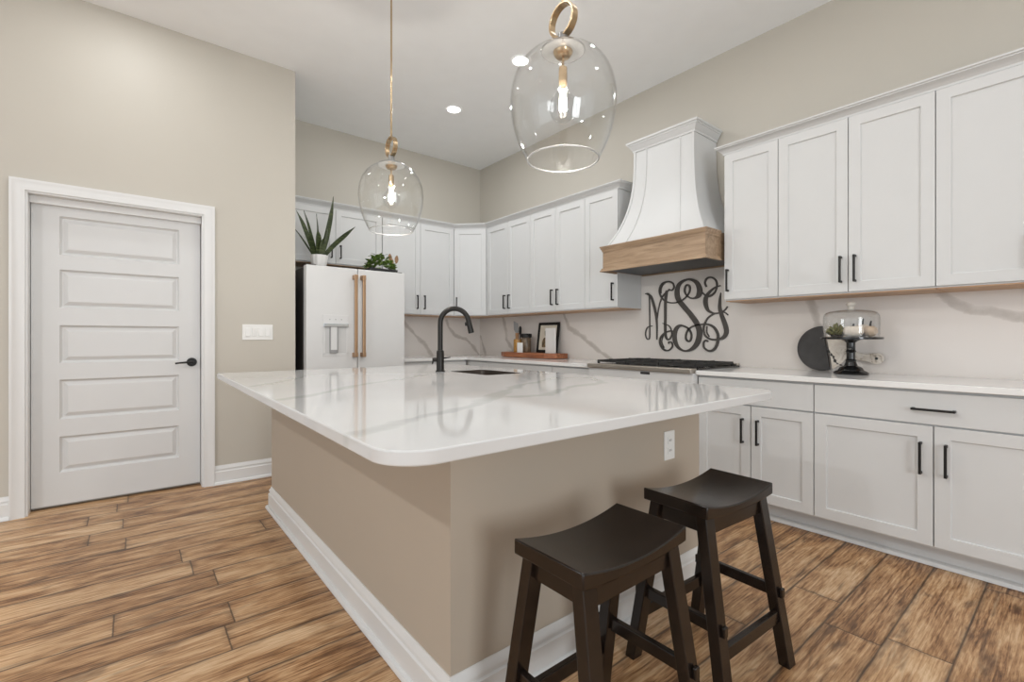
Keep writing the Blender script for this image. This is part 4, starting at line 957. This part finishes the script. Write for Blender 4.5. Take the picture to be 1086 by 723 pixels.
# utensil jars
cr_ = thing('utensil_jar', 'glass jar of dark cooking utensils at the left of the wooden board', 'utensil jar', (3.47, 4.16, ZB))
MB().lathe([(0.052, ZB), (0.055, ZB + 0.01), (0.055, ZB + 0.13), (0.053, ZB + 0.14), (0.053, ZB + 0.15), (0.050, ZB + 0.15), (0.05, ZB + 0.012), (0.02, ZB + 0.01)], 3.47, 4.165, 28).build('jar', M['amber'], cr_, smooth=40)
for (dx, dy, lx, ly, h, k) in ((0.0, 0.022, 0.0, 0.05, 0.345, 0), (0.01, -0.015, 0.0, -0.03, 0.30, 1), (-0.02, 0.0, -0.02, 0.0, 0.22, 2)):
    m = MB(); p0 = Vector((3.47 + dx, 4.16 + dy, ZB + 0.02)); p1 = Vector((3.47 + lx, 4.16 + ly, ZB + h))
    pm_ = p0.lerp(p1, 0.62); m.tube([tuple(p0), tuple(pm_)], 0.006, 8)
    if k == 0:
        m.loft([[(pm_.x - 0.004 + q.x * 0, q.y - 0.040 * s, q.z - 0.014 * s), (pm_.x - 0.004, q.y + 0.040 * s, q.z + 0.014 * s), (pm_.x + 0.004, q.y + 0.040 * s, q.z + 0.014 * s), (pm_.x + 0.004, q.y - 0.040 * s, q.z - 0.014 * s)] for q, s in ((pm_.lerp(p1, 0.0), 0.35), (pm_.lerp(p1, 0.2), 1.0), (pm_.lerp(p1, 1.0), 0.9))])
        m.build('slotted_turner', M['grey'], cr_)
    elif k == 1:
        m.loft([[tuple(q + Vector((r * math.cos(2 * PI * i / 10), r * 0.5 * math.sin(2 * PI * i / 10), 0))) for i in range(10)] for q, r in ((pm_, 0.006), (pm_.lerp(p1, 0.3), 0.02), (pm_.lerp(p1, 0.8), 0.02), (p1, 0.006))])
        m.build('spoon', M['black'], cr_, smooth=50)
    else:
        m.tube([tuple(pm_), tuple(p1)], [0.02, 0.024], 10); m.build('whisk_head', M['utensil_wood'], cr_, smooth=40)
gj = thing('canister', 'brown canister with wide black lid on the wooden board between utensils and frame', 'canister', (3.475, 4.03, ZB))
MB().lathe([(0.052, ZB), (0.056, ZB + 0.008), (0.056, ZB + 0.15), (0.048, ZB + 0.165)], 3.475, 4.03, 28).build('jar', M['canister'], gj, smooth=40)
MB().lathe([(0.050, ZB + 0.1655), (0.063, ZB + 0.170), (0.063, ZB + 0.205), (0.058, ZB + 0.212)], 3.475, 4.03, 28).build('lid', M['black'], gj, smooth=40)
tag(MB().box(3.37, 3.378, 3.975, 4.065, ZB, ZB + 0.11).build('place_card', M['candle'], bevel=0.001), 'small white card in front of the jars on the wooden board', 'card')

# ------------------------------------------------------------------ cake stand and board on the right worktop
CX, CY = 3.375, 0.910
cs = thing('cake_stand', 'black pedestal cake stand with flat plate on the right-hand worktop', 'cake stand', (CX, CY, ZT))
MB().lathe([(0.088, ZT), (0.090, ZT + 0.008), (0.082, ZT + 0.016), (0.066, ZT + 0.024), (0.056, ZT + 0.040), (0.050, ZT + 0.044), (0.034, ZT + 0.052), (0.026, ZT + 0.075), (0.028, ZT + 0.085), (0.023, ZT + 0.092), (0.022, ZT + 0.13), (0.027, ZT + 0.138), (0.023, ZT + 0.146), (0.023, ZT + 0.19), (0.034, ZT + 0.200), (0.05, ZT + 0.2075)], CX, CY, 40).build('pedestal', M['glaze_black'], cs, smooth=30)
MB().lathe([(0.05, ZT + 0.208), (0.154, ZT + 0.210), (0.158, ZT + 0.213), (0.158, ZT + 0.222), (0.155, ZT + 0.224), (0.02, ZT + 0.223)], CX, CY, 56).build('plate', M['glaze_black'], cs, smooth=35)
ZP = ZT + 0.2245
dm = thing('glass_dome', 'clear glass dome with knob covering the gourds on the cake stand', 'glass dome', (CX, CY, ZP))
dp = catmull([(0.139, ZP), (0.141, ZP + 0.05), (0.141, ZP + 0.11), (0.136, ZP + 0.135), (0.120, ZP + 0.150), (0.085, ZP + 0.159), (0.04, ZP + 0.164), (0.018, ZP + 0.168)], 4)
pr = dp + [(r - 0.003, z - (0.003 if r < 0.12 else 0)) for r, z in dp[::-1]]; pr.append(pr[0])
m = MB(); n = 56
m.loft([[(CX + r * math.cos(2 * PI * k / n), CY + r * math.sin(2 * PI * k / n), z) for k in range(n)] for r, z in pr], caps=False)
m.build('dome', M['glass'], dm, smooth=60)
MB().lathe([(0.016, ZP + 0.166), (0.017, ZP + 0.176), (0.013, ZP + 0.181), (0.022, ZP + 0.190), (0.025, ZP + 0.200), (0.021, ZP + 0.209), (0.008, ZP + 0.213)], CX, CY, 28).build('knob', M['knob'], dm, smooth=40)
def gourd(x, y, rx, rz, mat, stem, label, ribs=8, squash=1.0):
    t = thing('decorative_gourd', label, 'gourd', (x, y, ZP))
    m = MB(); K = 16; n = 40; L = []
    for k in range(K + 1):
        ph = -PI / 2 + PI * k / K; r = max(0.002, math.cos(ph)) ** squash * rx; z = ZP + 0.0005 + rz * (1 + math.sin(ph) * (1 - 0.12 * (math.sin(ph) > 0.9)))
        L.append([(x + r * (1 + 0.04 * math.cos(ribs * 2 * PI * i / n)) * math.cos(2 * PI * i / n), y + r * (1 + 0.04 * math.cos(ribs * 2 * PI * i / n)) * math.sin(2 * PI * i / n), z) for i in range(n)])
    m.loft(L).build('body', mat, t, smooth=60)
    zt = ZP + 2 * rz - 0.004
    MB().tube([(x, y, zt - 0.004), (x + 0.002, y, zt + 0.010), (x + 0.006, y - 0.003, zt + stem)], [0.007, 0.0055, 0.004], 8).build('stem', M['slot'], t, smooth=50)
gourd(CX - 0.065, CY - 0.03, 0.050, 0.034, M['pumpkin'], 0.012, 'cream gourd at the front under the glass dome', 8, 0.55)
gourd(CX - 0.01, CY - 0.098, 0.036, 0.034, M['pumpkin_tan'], 0.030, 'tan gourd at the right under the glass dome')
gourd(CX + 0.05, CY - 0.045, 0.042, 0.040, M['pumpkin'], 0.035, 'pale gourd with dark stem at the back under the glass dome')
su = thing('succulent', 'green rosette succulent at the left under the glass dome', 'succulent', (CX - 0.01, CY + 0.070, ZP))
rnd = random.Random(11); m = MB()
for k in range(34):
    a = k * 2.399; q = math.sqrt(k / 34.0); d_ = Vector((math.cos(a) * q, math.sin(a) * q, 1.15 - 0.75 * q)).normalized()
    p0 = Vector((CX - 0.01, CY + 0.070, ZP + 0.012)) + Vector((math.cos(a), math.sin(a), 0)) * 0.02 * q
    l = 0.042 + 0.034 * (1 - q) ; s_ = d_.orthogonal().normalized(); t2 = d_.cross(s_)
    m.loft([[tuple(p0 + d_ * l * u + (s_ * math.cos(2 * PI * i / 6) + t2 * math.sin(2 * PI * i / 6)) * r) for i in range(6)] for u, r in ((0, 0.004), (0.35, 0.0075), (0.7, 0.009), (0.92, 0.006), (1.0, 0.0012))])
m.build('leaves', M['succulent'], su, smooth=60)
MB().lathe([(0.03, ZP), (0.034, ZP + 0.008), (0.03, ZP + 0.02), (0.005, ZP + 0.022)], CX - 0.01, CY + 0.070, 18).build('base', M['soil'], su)

# round board, half slate half marble, lying on its handle side against the backsplash
sbd = thing('serving_board', 'round black slate and veined marble paddle board leaning behind the cake stand', 'serving board', (3.56, 1.07, ZT))
BR, BT = 0.148, 0.012; bcy, bcz = 1.122, 0.150
def bl_(a, z, b): return (3.543 + b + 0.030 * z / 0.30, a, ZT + z)
rot = -0.30
def split(z): return bcy - 0.010 - max(0.0, 0.17 - z) * 0.33        # slate/marble joint
n = 72
circ = [(bcy + BR * math.cos(2 * PI * k / n), bcz + BR * math.sin(2 * PI * k / n)) for k in range(n)]
sl = [p for p in circ if p[0] > split(p[1])]
i0 = max(range(len(sl)), key=lambda i: (Vector(sl[i]) - Vector(sl[i - 1])).length); sl = sl[i0:] + sl[:i0]
MB().prism([bl_(a, z, 0) for a, z in sl], [bl_(a, z, BT) for a, z in sl]).build('slate_half', M['slate'], sbd, 0.002)
mh = [p for p in circ if p[0] <= split(p[1])]
i0 = max(range(len(mh)), key=lambda i: (Vector(mh[i]) - Vector(mh[i - 1])).length); mh = mh[i0:] + mh[:i0]
MB().prism([bl_(a - 0.0012, z, 0) for a, z in mh], [bl_(a - 0.0012, z, BT) for a, z in mh]).build('marble_half', M['marble'], sbd, 0.002)
hd = []
hx, hz = 0.826, 0.092
for k in range(25):
    q = PI / 2 + 0.2 + (PI - 0.1) * k / 24; hd.append((hx + 0.036 * math.cos(q), hz + 0.036 * math.sin(q)))
hd = [(0.990, 0.135), (0.93, 0.128), (0.875, 0.115)] + hd + [(0.875, 0.074), (0.93, 0.080), (0.985, 0.083)]
MB().prism([bl_(a, z, 0) for a, z in hd], [bl_(a, z, BT) for a, z in hd]).build('handle', M['marble'], sbd, 0.002)
m = MB(); q = [(hx + 0.008 * math.cos(2 * PI * k / 16), hz + 0.008 * math.sin(2 * PI * k / 16)) for k in range(16)]
m.prism([bl_(a, z, -0.0006) for a, z in q], [bl_(a, z, 0.003) for a, z in q]); m.build('hanging_hole', M['slot'], sbd)
m = MB(); vp = catmull([(1.106, 0.160), (1.092, 0.142), (1.070, 0.118), (1.052, 0.090), (1.040, 0.062), (1.015, 0.045), (0.985, 0.034)], 5)
vp = [(a + 0.004 * math.sin(i * 1.7), z + 0.003 * math.cos(i * 2.3)) for i, (a, z) in enumerate(vp)]
rows = []
for i, (a, z) in enumerate(vp):
    wv = 0.006 + 0.003 * math.sin(i * 1.1); rows.append([bl_(a - wv, z, -0.0012), bl_(a + wv, z, -0.0012), bl_(a + wv, z, 0.002), bl_(a - wv, z, 0.002)])
m.loft(rows).build('bark_edge', M['slot'], sbd)
